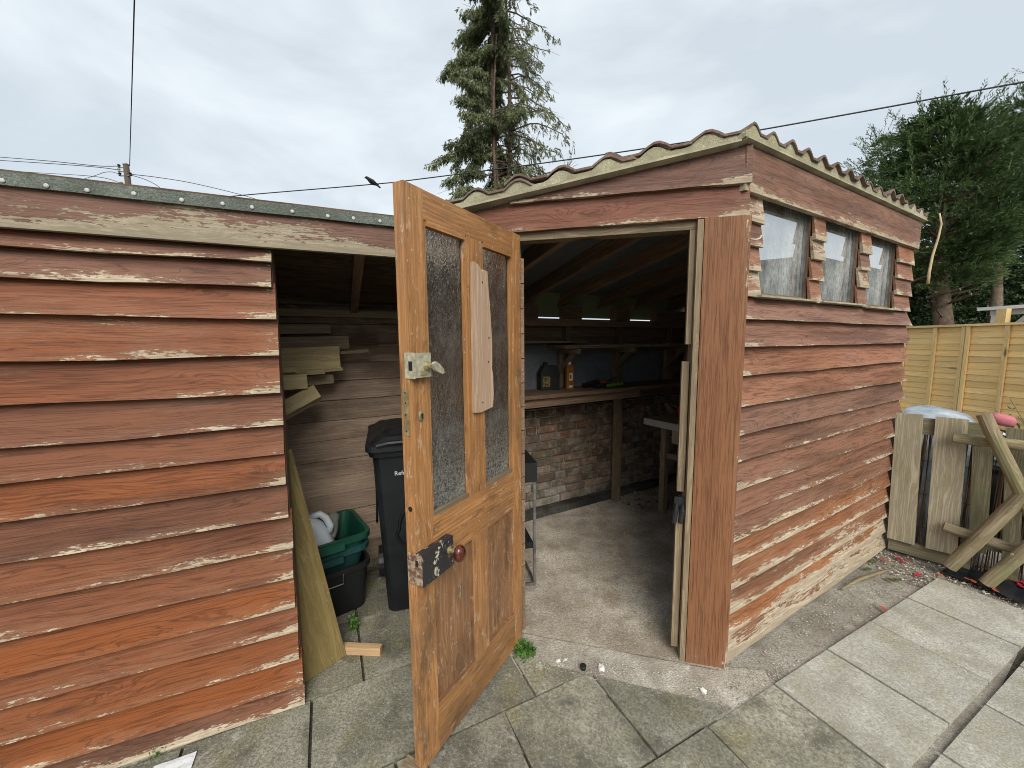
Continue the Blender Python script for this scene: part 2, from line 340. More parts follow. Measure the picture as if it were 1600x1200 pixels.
def glassmat(name, dirt, bumpn=None, tint=(.9, .95, .93)):
    t = NT(name, .03, .5); co = t.obj(False)
    if bumpn:                                                   # rolled, patterned glass
        t.b.inputs['Transmission Weight'].default_value = 1.0; t.b.inputs['IOR'].default_value = 1.45; t.col(tint)
        n1 = t.noise(t.mul(co, (105, 105, 48)), 1, 2, .5, .8); n2 = t.noise(t.mul(co, (40, 40, 22)), 1, 2)
        t.bump(t.ma('ADD', n1, t.ma('MULTIPLY', n2, .8)), bumpn, .0065)
        d = t.n('ShaderNodeBsdfDiffuse', {'Color': (.55, .55, .50)})
        x, y, z = t.xyz(co); dn = t.noise(co, 9, 5, .65); fl = t.noise(co, 70, 4, .7)
        low = t.ss(z, .0, .45, .30, 0); amt = t.ma('ADD', t.ss(dn, .42, .8, .02, dirt), t.ma('MULTIPLY', low, t.ss(fl, .3, .7)), clamp=True)
        ms = t.n('ShaderNodeMixShader', {0: amt, 1: t.b.outputs[0], 2: d.outputs[0]})
    else:                                                       # plain pane, filmed with dust
        tr = t.n('ShaderNodeBsdfTransparent', {'Color': tint}); gl = t.n('ShaderNodeBsdfGlossy', {'Color': (.9, .93, .96), 'Roughness': .015})
        fr = t.n('ShaderNodeFresnel', {'IOR': 2.4}); f = t.ma('ADD', t.ma('MULTIPLY', fr.outputs[0], 1.3), .28, clamp=True)
        ms0 = t.n('ShaderNodeMixShader', {0: f, 1: tr.outputs[0], 2: gl.outputs[0]})
        d = t.n('ShaderNodeBsdfDiffuse', {'Color': (.66, .68, .67)}); dn = t.noise(t.mul(co, (5, 5, 2)), 1, 6, .7); fl = t.noise(t.mul(co, (60, 60, 30)), 1, 4, .7)
        amt = t.ma('MULTIPLY', t.ss(dn, .3, .75, .05, dirt), t.ss(fl, .25, .7, .4, 1))
        ms = t.n('ShaderNodeMixShader', {0: amt, 1: ms0.outputs[0], 2: d.outputs[0]})
    t.t.links.new(ms.outputs[0], t.out.inputs['Surface']); return t.m
M_pane = glassmat('dusty_pane', .6)
M_rolled = glassmat('rolled_glass', .15, 1.0)

# ------------------------------------------------------------------ key places
A = G(475, 1097); Cn = G(1123, 1040); En = G(1385, 852); Pn = G(1076, 1032); Hn = G(816, 990)
def bear(a, b): return math.degrees(math.atan2(b.x-a.x, b.y-a.y))
FL = frame(A, 66.7) @ T(0, .03, 0)                         # left shed front: x=0 at its right-hand corner, wall runs to -x
FR = frame(Cn, bear(Cn, En)) @ T(0, .03, 0); LR = (En-Cn).length   # main shed window wall
FD = frame(Hn, bear(Hn, Pn)) @ T(0, .03, 0)                # main shed door wall: x=0 at the hinge
k0, k1 = G(817, 817), G(955, 777); FB = frame((k0+k1)/2 + Vector((-.03, .05, 0)), 61)    # back wall of both
SC = (FD.inverted() @ Cn).x
def bk(F, x, y):
    """distance from point (x,y) of frame F to the back wall, along F's own Y"""
    p = F @ Vector((x, y, 0)); n = FB.col[1].to_3d(); d = F.col[1].to_3d(); return (FB.translation-p).dot(n)/d.dot(n)

# ------------------------------------------------------------------ ground
def sheet(name, s, z, mat):
    o = raw(name, [(-s, -s, z), (s, -s, z), (s, s, z), (-s, s, z)], [(0, 1, 2, 3)], mat); tag(o, kind='structure'); return o
sheet('ground', 900, -.06, M_earth)
def patch(name, pts, z, mat, res=.05, amp=.012, parent=None, kind='structure', fall=None):
    """uneven ground inside a convex outline"""
    bm = bmesh.new(); vs = [bm.verts.new((*p, z)) for p in pts]; bm.faces.new(vs)
    xs = [p[0] for p in pts]; ys = [p[1] for p in pts]
    for ax, lo, hi in ((0, min(xs), max(xs)), (1, min(ys), max(ys))):
        k = lo+res
        while k < hi:
            co = (k, 0, 0) if ax == 0 else (0, k, 0); no = (1, 0, 0) if ax == 0 else (0, 1, 0)
            bmesh.ops.bisect_plane(bm, geom=bm.verts[:]+bm.edges[:]+bm.faces[:], plane_co=co, plane_no=no); k += res
    for v in bm.verts:
        v.co.z += amp*(mnoise.noise(v.co*5)+.6*mnoise.noise(v.co*17)) + (fall(v.co) if fall else 0)
    o = mk(name, bm, mat, parent, smooth=True)
    if kind: tag(o, kind=kind)
    return o
def FRp(x, y): q = FR @ Vector((x, y, 0)); return (q.x, q.y)
def FBp(x, y): q = FB @ Vector((x, y, 0)); return (q.x, q.y)
def FDp(x, y): q = FD @ Vector((x, y, 0)); return (q.x, q.y)
def FLp(x, y): q = FL @ Vector((x, y, 0)); return (q.x, q.y)
patch('concrete_floor', [FDp(-.12, -.02), FDp(SC+.0, -.06), FRp(LR, .02), FBp(1.8, .05), FBp(-1.35, .05)], .002, M_floor, .09, .004)
patch('soil_strip', [FRp(-.5, -.75), FRp(3.4, -.75), FRp(3.4, .1), FRp(-.02, .1), FDp(-.3, .06), FDp(-.3, -.5)], -.016, M_soil, .04, .008)
M_thr = stone('dusty_threshold', (.44, .41, .35), (.64, .61, .55), (.22, .19, .15), (.8, .78, .73), 1.4, (.36, .31, .22), .4, 1.0)
patch('threshold', [FDp(-.2, .03), FDp(-.2, -.12), tuple(G(812, 1050).xy), tuple(G(1150, 1130).xy), tuple(G(1215, 1085).xy), tuple(G(1195, 1045).xy), FDp(SC+.03, -.02), FDp(SC-.02, .02)][::-1], -.010, M_thr, .03, .004)

# slabs: rows run along bearing 64; n grows towards the camera's right
gb = R(64.2); gX = Vector((math.sin(gb), math.cos(gb), 0)); gN = Vector((math.cos(gb), -math.sin(gb), 0))
def an(p): return p.dot(gX), p.dot(gN)
def gp(a, n): q = gX*a+gN*n; return (q.x, q.y)
rows_n = [an(G(480, 1095))[1], an(G(850, 1081))[1], (an(G(1145, 1107))[1]+an(G(1457, 905))[1]+an(G(1035, 1182))[1])/3, an(G(1500, 1140))[1]-.0]
patch('jointing', [FLp(-2.6, .9), FLp(-2.6, -2.6), FRp(4.6, -3.4), FRp(3.2, -.54), FRp(-.45, -.52), FLp(1.2, .0), FLp(1.15, .95)][::-1], -.022, stone('jointing_sand', (.10, .09, .07), (.18, .165, .13), (.05, .045, .035), (.3, .28, .24), 1.5, (.08, .09, .04), .5), .3, .002)
patio = bpy.data.objects.new('patio_paving', None); link(patio, T(0, 1, 0)); tag(patio, kind='structure')
rows_n = [rows_n[0]-.455*2, rows_n[0]-.455] + rows_n; rows_n += [rows_n[-1]+.47, rows_n[-1]+.92, rows_n[-1]+1.37, rows_n[-1]+1.82]
start_a = [an(G(565, 1030))[0], an(G(565, 1030))[0], an(G(487, 1100))[0], an(G(922, 1052))[0], an(G(1222, 1078))[0], an(G(1560, 1112))[0], .1, .25, .4]
# plan outline that slabs keep clear of: the threshold line and the soil beside the window wall
thr0, thr1 = G(820, 1030), G(1152, 1108)
def clip(poly, p, d):
    """keep the part of poly on the side of the line through p where cross(d, q-p) <= 0"""
    out = []; s = lambda q: d.x*(q[1]-p.y)-d.y*(q[0]-p.x)
    for i in range(len(poly)):
        a, b = poly[i], poly[(i+1) % len(poly)]; sa, sb = s(a), s(b)
        if sa <= 0: out.append(a)
        if (sa < 0 < sb) or (sb < 0 < sa):
            k = sa/(sa-sb); out.append((a[0]+(b[0]-a[0])*k, a[1]+(b[1]-a[1])*k))
    return out
def area(p): return abs(sum(p[i][0]*p[(i+1) % len(p)][1]-p[(i+1) % len(p)][0]*p[i][1] for i in range(len(p))))/2 if len(p) > 2 else 0
for r in range(len(rows_n)-1):
    n0, n1 = rows_n[r], rows_n[r+1]; sp = .452; g = .006 if r != 4 else .005
    ga = g; top = n1-(.03 if r == 4 else g)
    for k in range(-9, 9):
        a0 = start_a[r]+k*sp; a1 = a0+sp
        poly = [gp(a0+ga, n0+g), gp(a1-ga, n0+g), gp(a1-ga, top), gp(a0+ga, top)][::-1]
        c = Vector((sum(p[0] for p in poly)/4, sum(p[1] for p in poly)/4, 0))
        if c.length > 4.6 or c.y < -1.6 or a1 > an(G(1476, 907))[0]+.06 and r <= 4: continue
        if r <= 3:                                             # in front of the threshold and of the door wall
            if c.x > .05: poly = clip(poly, thr0, (thr1-thr0))
            elif c.x > -.5: poly = clip(poly, Hn + (thr0-thr1)*.6+Vector((0,.05,0)), (thr1-thr0))
        if r >= 4 and a0 > an(G(1476, 907))[0]+.5: continue
        if area(poly) < .012: continue
        if r <= 1 and (FB.inverted() @ c).y > -.16: continue
        dark = r <= 3 or (r == 4 and a0 < an(G(1222, 1078))[0]-.3)
        dz = random.uniform(-.003, .003)
        flat('paving_slab', poly, -.05, dz, M_slabd if dark else M_slab, patio, bevel=.004)

# ------------------------------------------------------------------ left shed
sh = thing('storage_shed', 'low red-brown weatherboard store with open front and green felt roof edge', 'shed', A)
LX0 = -2.7
zl = [1.896, 1.801, 1.679, 1.534, 1.389, 1.252, 1.134, 1.007, .865, .728, .598, .463, .356, .224, .097, .004]
wr = [.38, .46, .42, .46, .39, .38, .36, .36, .36, .42, .44, .40, .37, .38, .33, .55]
prev = 1.97
for i, z in enumerate(zl):
    tone = max(0, .95-i*.16) if i < 6 else random.uniform(0, .12)
    L = -LX0+random.uniform(-.006, .006)
    fboard('weatherboard', FL, LX0, LX0+L, z, prev+.022, M_red, sh, col=(wr[i], tone, L/10, 1), jag=.004, seg=16)
    prev = z
za, zb_ = infr(FL @ T(0, -.062, 0), 300, 377)[1], infr(FL @ T(0, -.062, 0), 300, 318)[1]
bx('fascia', FL, LX0-.03, .86, -.062, -.036, za, zb_, M_fascia, sh, .003, (.60, .5, .356, 1))
vbx('corner_post', FL, -.050, -.004, .002, .075, 0, 2.0, M_dim, sh)
for x in (-1.2, -2.65): vbx('stud', FL, x, x+.045, .002, .06, 0, 2.0, M_dim, sh)
DL = bk(FL, .3, 0)
zr0, zr1 = 2.085, 1.86
def rz(y): return zr0+(zr1-zr0)*y/DL
FBi = FB.inverted()
for k in range(11):                                            # roof boards, front to back
    y0, y1 = -.07+(DL+.17)*k/11, -.07+(DL+.17)*(k+1)/11-.004
    bm = bmesh.new(); L = .86-LX0+.03
    for yy, dz in ((y0, 0), (y1, 0)): pass
    pts = [(0, y0, rz(y0)), (L, y0, rz(y0)), (L, y1, rz(y1)), (0, y1, rz(y1))]
    vv = [bm.verts.new((p[0], p[1]-y0, p[2]-rz(y0))) for p in pts]; vt = [bm.verts.new((p[0], p[1]-y0, p[2]-rz(y0)+.018)) for p in pts]
    bm.faces.new(vv); bm.faces.new(vt[::-1])
    for i in range(4): bm.faces.new((vv[i], vt[i], vt[(i+1) % 4], vv[(i+1) % 4]))
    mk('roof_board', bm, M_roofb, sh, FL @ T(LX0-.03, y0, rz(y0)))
for x in (-.12, .33, .85, -1.4): beam('rafter', FL @ Vector((x, .03, rz(.03)-.045)), FL @ Vector((x-.02, bk(FL, x, 0)-.01, rz(bk(FL, x, 0))-.045)), .045, .085, M_dim, sh)
bm = bmesh.new()                                               # felt: roof sheet with a turned-down front edge
zf0, zf1 = infr(FL @ T(0, -.08, 0), 300, 320)[1], infr(FL @ T(0, -.08, 0), 300, 302)[1]; print('felt', za, zb_, zf0, zf1)
prof = [(-.078, zf0), (-.081, zf1), (-.060, zf1+.006), (DL+.14, rz(DL+.14)+.032), (DL+.14, rz(DL+.14)+.022), (-.058, zf1-.01), (-.068, zf1-.014), (-.070, zf0)]
N = 26
rs = [[bm.verts.new((LX0-.04+(.86-LX0+.04)*i/N, p[0]+.003*mnoise.noise(Vector((i*.9, j, 0))), p[1]+.004*mnoise.noise(Vector((i*.6, 3, 0))))) for j, p in enumerate(prof)] for i in range(N+1)]
for a, b in zip(rs, rs[1:]):
    for j in range(8): bm.faces.new((a[j], b[j], b[(j+1) % 8], a[(j+1) % 8]))
bm.faces.new(rs[0]); bm.faces.new(rs[-1][::-1])
felt = mk('roof_felt', bm, M_felt, sh, FL)
xn = LX0+.1
while xn < .84:
    bm = bmesh.new(); lathe(bm, [(.009, 0), (.009, .0025), (.005, .004)], 10, Matrix.Rotation(R(90), 4, 'X'))
    mk('clout_nail', bm, M_nail, felt, FL @ T(xn, -.0800, zf0+.013+random.uniform(-.004, .004)) @ Matrix.Scale(.75, 4)); xn += random.uniform(.085, .135)
# back wall of the left shed, seen from inside
xb0, xb1 = FBi @ (FL @ Vector((LX0, 1, 0))), None
XP = -1.16                                                     # added partition between the two sheds, in back-wall x
zs = [1.83, 1.715, 1.585, 1.454, 1.332, 1.2, 1.06, .925, .784, .665, .54, .41, .28, .15, .0]
for i in range(len(zs)-1):
    dj = random.uniform(.002, .006)
    bm = bmesh.new(); W = zs[i]-zs[i+1]-dj; L = XP-(xb0.x-.4); box(bm, 0, L, 0, .02, 0, W)
    mk('back_board', bm, M_backb, sh, FB @ T(xb0.x-.4, 0, zs[i+1]) @ Matrix.Rotation(R(-2.0), 4, 'X'), bevel=.003)
bx('wall_plate', FB, xb0.x-.4, XP, -.07, -.004, 1.755, 1.80, M_offcut2, sh)
FP = frame(FB @ Vector((XP, 0, 0)), 61+90)                     # added partition that keeps the workshop dark, x runs from back wall forwards
LP_ = -(FBi @ Hn).y
for k in range(16): bx('added_partition_board', FP, .0, LP_-.02, -.02, 0, k*.125, k*.125+.12, M_dim, sh, .002)
FW = frame(FL @ Vector((LX0+.02, 0, 0)), 66.7-90)              # far left end wall
for k in range(15): bx('end_board', FW, 0, bk(FL, LX0, 0), 0, .02, k*.13, k*.13+.126, M_red, sh, .002, (.3, .3, .1, 1))
for x in (-.9, -1.75):                                         # hidden arms that carry the offcut timber
    beam('timber_arm', FL @ Vector((x, .06, 1.235)), FL @ Vector((x, bk(FL, x, 0), 1.235)), .04, .05, M_dim, sh)

# ------------------------------------------------------------------ main shed
ms = thing('workshop_shed', 'red-brown weatherboard workshop with corner doorway, row of windows and pantiled roof', 'shed', Cn)
zr = [1.676, 1.552, 1.420, 1.280, 1.147, 1.020, .883, .754, .632, .512, .391, .262, .151, .012]
wrr = [.30, .27, .27, .33, .38, .40, .42, .46, .52, .58, .56, .66, .80, .95]
ZW0, ZW1 = 1.78, 2.215
prev = ZW0-.004
for i, z in enumerate(zr):
    L = LR+random.uniform(-.008, .01)
    fboard('weatherboard', FR, .014, L, z, prev+(.022 if i else 0), M_pink, ms, col=(wrr[i], max(0, 1-i*.09), L/10, 1), jag=.004, seg=14)
    prev = z
stz = [2.222, 2.099, 1.993, 1.889, 1.781]
posts = [(.006, .172), (.662, .79), (1.262, 1.40), (1.866, LR-.004)]
for x0, x1 in posts:
    for i in range(4):
        j = random.uniform(-.008, .008)
        fboard('stub_board', FR, x0+j*.3, x1+j, stz[i+1]+random.uniform(-.006, .006), stz[i]+.018, M_pink, ms, y=-.004, tb=.017, under=.012, seg=3, col=(random.uniform(.3, .75), random.uniform(.5, 1), (x1-x0)/10, 1))
    vbx('window_stud', FR, x0+.004, x1-.012, -.003, .075, ZW0-.05, 2.3, M_dim if x0 > .1 else M_jamb, ms)
    bx_m = None
for (x0, x1), (x2, x3) in zip(posts, posts[1:]):
    w = thing_part = bpy.data.objects.new('window', None); link(w, FR @ T(x1, .08, ZW0), ms)
    bx('pane', FR, x1-.006, x2+.002, .021, .025, ZW0+.01, 2.26, M_pane, w, 0)
    vbx('bead', FR, x2-.014, x2+.003, .010, .020, ZW0+.02, 2.25, M_steel, w, .002)
    vbx('bead', FR, x1-.011, x1+.004, .010, .020, ZW0+.02, 2.25, M_steel, w, .002)
    bx('bead', FR, x1, x2, .008, .020, ZW0+.012, ZW0+.026, M_jamb, w, .002)
    s = x1-.02; e = x2+(.06 if x2 < 1.8 else .03)
    bx('sill', FR @ T(0, 0, 0) @ Matrix.Rotation(R(random.uniform(-.35, .1)), 4, 'Y'), s, e, -.052, .008, ZW0-.004, ZW0+.005, M_cement, w, .002)
bx('head_rail', FR, 0, LR, .002, .105, 2.262, 2.36, M_dim, ms)
bx('sill_rail', FR, 0, LR, .002, .105, 1.70, 1.769, M_dim, ms)
bx('fascia', FR, -.012, LR+.012, -.040, -.014, ZW1, 2.392, M_pink, ms, .003, (.55, .85, LR/10, 1))
for x in (.6, 1.2, 1.8): vbx('stud', FR, x, x+.05, .002, .08, 0, 1.70, M_dim, ms)
# end wall
FE = frame(FR @ Vector((LR, 0, 0)), bear(Cn, En)-90); LE = bk(FR, LR, 0)
for k in range(17): fboard('end_board', FE, 0, LE+.05, .01+k*.13, .155+k*.13, M_pink, ms, col=(.4, .5, .18, 1), seg=4)
for x in (.5, 1.0, 1.5): vbx('stud', FE, x, x+.045, .002, .06, 0, 2.1, M_dim, ms)
bx('lining_sheet', FE, .06, LE-.02, .062, .072, .0, 2.06, M_backb, ms)  # lining carried full height to stop light leaking through the end boards

# roof: falls from the window wall to the back
SL = .20; BED = .014
def zroof(y): return 2.418-SL*(y+.05)
PIT = .15
def roll(x):
    u = (x/PIT) % 1.0; return .033*max(0, math.sin(math.pi*u/.62))**1.1 if u < .62 else 0.0
Fi = FR.inverted()
vd = FD.col[0].to_3d(); vn = FD.col[1].to_3d()
verge_p = FD @ Vector((0, -.075, 0)); lp = Fi @ verge_p; ln_ = (Fi.to_3x3() @ vn)          # verge plane of the door wall
HF = Fi @ (FD @ Vector((-.36, -.075, 0))); XL = HF.x                                     # left end of the roof
tl, exp_ = .40, .315
yb = -.065
DB = bk(FR, 0, 0)+.16
roofp = bpy.data.objects.new('roof', None); link(roofp, FR, ms)
row = 0; y = yb
cols = range(int(math.floor((XL)/.3))-1, int(math.ceil((LR+.05)/.3)))
while y < DB:
    for c in cols:
        x0 = c*.3-.045; bm = bmesh.new(); nx = 16; rg = []
        dz0 = random.uniform(-.005, .006); yj = random.uniform(-.014, .012) if row == 0 else 0
        for q in (0, 1):
            yy = y+yj if q == 0 else min(y+tl, DB+.1)
            lift = .004 if q == 0 else .020
            a = []; b = []
            for i in range(nx+1):
                x = x0+.3*i/nx
                z = zroof(yy)+roll(x+.045)+lift+dz0+BED
                a.append(bm.verts.new((x, yy, z+.010))); b.append(bm.verts.new((x, yy, z)))
            rg.append((a, b))
        (a0, b0), (a1, b1) = rg
        for i in range(nx):
            bm.faces.new((a0[i], a0[i+1], a1[i+1], a1[i])); bm.faces.new((b0[i+1], b0[i], b1[i], b1[i+1]))
            bm.faces.new((a0[i+1], a0[i], b0[i], b0[i+1])); bm.faces.new((a1[i], a1[i+1], b1[i+1], b1[i]))
        for i in (0, nx): bm.faces.new((a0[i], a1[i], b1[i], b0[i]))
        for co, no in ((lp, -ln_), (Vector((XL, 0, 0)), Vector((-1, 0, 0))), (Vector((LR+.06, 0, 0)), Vector((1, 0, 0)))):
            r = bmesh.ops.bisect_plane(bm, geom=bm.verts[:]+bm.edges[:]+bm.faces[:], plane_co=co, plane_no=no, clear_outer=True)
            ed = [e for e in r['geom_cut'] if isinstance(e, bmesh.types.BMEdge)]
            if ed: bmesh.ops.holes_fill(bm, edges=[e for e in bm.edges if e.is_boundary])
        if len(bm.faces) < 6: bm.free(); continue
        mk('pantile', bm, M_tile, roofp, FR)
    y += exp_; row += 1
def sheet_poly(name, pts, off, th, mat, parent):
    bm = bmesh.new(); a = [bm.verts.new((x, y, zroof(y)+off)) for x, y in pts]; b = [bm.verts.new((x, y, zroof(y)+off+th)) for x, y in pts]
    bm.faces.new(a[::-1]); bm.faces.new(b)
    for i in range(len(pts)): bm.faces.new((a[i], a[(i+1) % len(pts)], b[(i+1) % len(pts)], b[i]))
    return mk(name, bm, mat, parent, FR)
def FDr(s, y): q = Fi @ (FD @ Vector((s, y, 0))); return (q.x, q.y)
outl = [FDr(-.36, -.03), FDr(SC-.02, -.03), (LR+.02, -.03), (LR+.02, DB), (XL+.02, DB)]
sheet_poly('roof_underlay', outl, -.022, .006, M_underlay, roofp)
# verge: pale undercloak strip and mortar that fills the rolls
def verge(name, p0, p1, F2, out, depth, seg):
    pass
def strip(nm, q0, q1, inward, zb, zt, depth, mat, seg=70, tz=0):
    """a strip from q0 to q1 (points in FR plan) with a top that follows the tiles"""
    bm = bmesh.new(); q0, q1, inward = Vector((*q0, 0)), Vector((*q1, 0)), Vector((*inward, 0))
    rg = []
    for i in range(seg+1):
        p = q0.lerp(q1, i/seg); pi = p+inward*depth; z = zroof(p.y)
        zz = zt(p)+.003*mnoise.noise(p*40); zi = zt(pi); o = .004*mnoise.noise(p*22)
        rg.append([bm.verts.new(v) for v in ((p.x-inward.x*o, p.y-inward.y*o, z+zb), (p.x, p.y, z+zz), (pi.x, pi.y, zroof(pi.y)+zi), (pi.x, pi.y, zroof(pi.y)+zb))])
    for a, b in zip(rg, rg[1:]):
        for k in range(4): bm.faces.new((a[k], b[k], b[(k+1) % 4], a[(k+1) % 4]))
    bm.faces.new(rg[0]); bm.faces.new(rg[-1][::-1]); return mk(nm, bm, mat, roofp, FR)
inv = Fi.to_3x3() @ vn
cor = FDr(SC-.045, -.066)
strip('verge_mortar', FDr(-.36, -.066), (cor[0], cor[1]), (inv.x, inv.y), -.008, lambda p: roll(p.x+.045)+.003+BED, .055, M_mortar)
strip('verge_mortar', (cor[0]+.0, -.055), (LR+.05, -.055), (0, 1), -.008, lambda p: roll(p.x+.045)+.002+BED, .055, M_mortar, 150)
strip('undercloak', FDr(-.37, -.078), FDr(SC-.035, -.078), (inv.x, inv.y), -.017, lambda p: -.008, .13, M_cement, 8)
strip('undercloak', (-.045, -.060), (LR+.05, -.060), (0, 1), -.014, lambda p: -.009, .1, M_cement, 8)
# rafters
for x in (-.78, -.36, .05, .47, .95, 1.45, 1.95):
    y0 = .03
    if x < 0:
        k = (Vector((x, 0, 0))-lp).dot(ln_)/(-ln_.y); y0 = max(.03, k+.12)
    yy = bk(FR, x, 0)+.12
    beam('rafter', FR @ Vector((x, y0, zroof(y0)-.075)), FR @ Vector((x, yy, zroof(yy)-.075)), .048, .10, M_dim, ms)

# door wall: two shaped boards over the door, corner board, jambs
def fz(s, dy=-.06): q = Fi @ (FD @ Vector((s, dy, 0))); return zroof(q.y)-.021
s0, s1 = -.33, SC+.022
def shaped(zlo, zhi, sL, y, wear, nm):
    # board clipped along its top by the roof line
    top = []; n = 14
    for i in range(n+1):
        s = sL+(s1-sL)*i/n; top.append((s, min(zhi+.02, fz(s))))
    top = [t for t in top if t[1] > zlo(t[0])+.004]
    lo = [(s, zlo(s)+.004*mnoise.noise(Vector((s*6, zhi, 0)))) for s, _ in top]
    pts = lo+top[::-1]
    bm = bmesh.new(); o = (lo[0][0], min(p[1] for p in lo))
    nL = len(lo)
    fr = [bm.verts.new((p[0]-o[0], y-.022 if i < nL else y-.008, p[1]-o[1])) for i, p in enumerate(pts)]; bk_ = [bm.verts.new((p[0]-o[0], y+.004, p[1]-o[1])) for p in pts]
    for i in range(nL-1):
        j = len(pts)-1-i
        bm.faces.new((fr[i], fr[i+1], fr[j-1], fr[j])); bm.faces.new((bk_[i+1], bk_[i], bk_[j], bk_[j-1]))
    for i in range(len(pts)): bm.faces.new((fr[i], bk_[i], bk_[(i+1) % len(pts)], fr[(i+1) % len(pts)]))
    return mk(nm, bm, M_lintel, ms, FD @ T(o[0], 0, o[1]), (wear, .3, (lo[-1][0]-o[0])/10, 1))
shaped(lambda s: 2.113, 2.243, -.33, -.016, .38, 'lintel_board')
shaped(lambda s: 2.243, 2.45, -.33, -.028, .40, 'lintel_board')
# wall behind them, left of the hinge, and the frame
for k in range(16): bx('return_board', FD, -.36, -.052, -.02, 0, .01+k*.133, .145+k*.133, M_red, ms, .002, (.35, .3, .03, 1))
vbx('corner_board', FD, .826, SC+.030, -.046, -.006, .0, 2.112, M_post, ms, .002, (.30, .5, .2112, 1))
vbx('corner_stud', FD, .835, SC-.01, -.004, .07, 0, 2.3, M_dim, ms)
vbx('door_jamb', FD, .799, .824, -.040, .06, .0, 2.11, M_jamb, ms)
for z0, z1, xo in ((1.565, 2.105, 0), (.86, 1.485, -.012), (.05, .775, -.012)): vbx('door_stop', FD, .774+xo, .797+xo*.3, -.012, .012, z0, z1, M_jamb, ms)
vbx('door_jamb', FD, -.05, -.012, -.02, .06, .0, 2.11, M_jamb, ms)
bx('door_head', FD, -.012, .799, -.014, .06, 2.075, 2.112, M_jamb, ms)
keep = bmesh.new(); 
for dx in (0, .028): tube(keep, [(.762+dx, -.018, .80), (.752+dx, -.05, .775), (.745+dx, -.055, .72)], [.008, .012, .011], 8)
box(keep, .75, .80, -.022, -.013, .775, .835); mk('bolt_keep', keep, M_black, ms, FD, bevel=.002)
bm = bmesh.new(); tube(bm, [(.035, -.030, 2.03), (.035, -.036, 2.022), (.05, -.06, 2.012), (.062, -.072, 2.018), (.066, -.074, 2.03)], [.004, .004, .005, .005, .004], 7)
mk('cable_hook', bm, M_nickel, ms, FR @ T(0, 0, -.0)); 
bm = bmesh.new(); box(bm, .018, .032, -.032, -.024, 2.01, 2.055); mk('hook_plate', bm, M_nail, ms, FR, bevel=.002)
# ------------------------------------------------------------------ inside the workshop: back wall
bw = bpy.data.objects.new('brick_wall', None); link(bw, FB, ms)
bx('mortar_core', FB, XP, 1.78, .012, .11, .0, .985, M_jmort, bw, 0)
bmeshes = []
for L in (.215, .1025):
    for q in range(4):
        bm = bmesh.new(); v = box(bm, 0, L, 0, .05, 0, .066)
        bmesh.ops.bevel(bm, geom=bm.edges[:], offset=.006, segments=1, affect='EDGES')
        for vv in bm.verts: vv.co += Vector((random.uniform(-.003, .003), random.uniform(-.003, .002), random.uniform(-.003, .003)))
        me = bpy.data.meshes.new('brick'); bm.to_mesh(me); bm.free(); me.materials.append(M_brick); bmeshes.append((L, me))
for c in range(12):
    z = .075+c*.0755; x = -.80+(0 if c % 2 else .06)+random.uniform(-.02, .02); alt = c % 2
    while x < 1.35:
        k = random.choice(bmeshes[:4]) if (alt % 2 == 0 or random.random() < .25) else random.choice(bmeshes[4:]); alt += 1
        white = max(0, .9-c*.13-max(0, x+.3)*.5)*random.uniform(.5, 1.1)+random.choice((0, 0, .15, .3))
        o = mko('brick', k[1], None, bw, FB @ T(x, random.uniform(-.006, .004), z) @ Matrix.Rotation(R(random.uniform(-.8, .8)), 4, 'Y'), (random.choice((0, .2, .6, .8, .9, 1)), min(1, white), 0, 1))
        x += k[0]+.011
prism('kerb', frame(FB.translation, 61) @ Matrix.Rotation(R(0), 4, 'Z'), [(XP, 0), (1.78, 0), (1.78, .055), (XP, .075)], -.075, .01, M_kerb, ms, .008)
# timber above the bricks
bx('light_stop_sheet', FB, XP, 1.82, .053, .06, .9, 1.735, M_sheet, ms, 0)  # added sheet that blocks daylight in the gaps between the back boards
for k in range(7): bx('back_board', FB, XP, 1.80, .03, .05, .99+k*.105, 1.0915+k*.105, M_dim, ms, .002)
bx('wall_sheet', FB, XP, 1.25, .015, .028, 1.10, 1.56, M_sheet, ms, 0)
bx('wall_plate', FB, XP, 1.80, -.065, .028, 1.72, 1.785, M_dim, ms)
def fbx(x, y): return infr(FB, x, y)[0]
for px in (883, 966, 1046):
    x = fbx(px, 525); vbx('stud', FB, x-.022, x+.022, -.04, .014, 1.0, 1.719, M_dim, ms)
# drooping eaves felt beyond the plate
t = NT('eaves_felt', .9, .1); t.col((.24, .26, .14)); M_eaves = t.m
prism('eaves_felt', FB @ Matrix(((0, 1, 0, 0), (1, 0, 0, 0), (0, 0, 1, 0), (0, 0, 0, 1))), [(.03, 2.02), (.16, 1.812), (.166, 1.816), (.036, 2.024)], XP-.1, 1.85, M_eaves, ms)
bx('light_stop_sheet', FB, xb0.x-.4, XP, .026, .034, 0, 1.84, M_sheet, sh, 0)  # added behind the store's back boards so no light shows through
for pa, pb in ((790, 838), (880, 906), (960, 981), (1023, 1075)):
    bx('eaves_block', FB, fbx(pa, 494), fbx(pb, 494), -.03, .06, 1.786, 1.90, M_dim, ms)
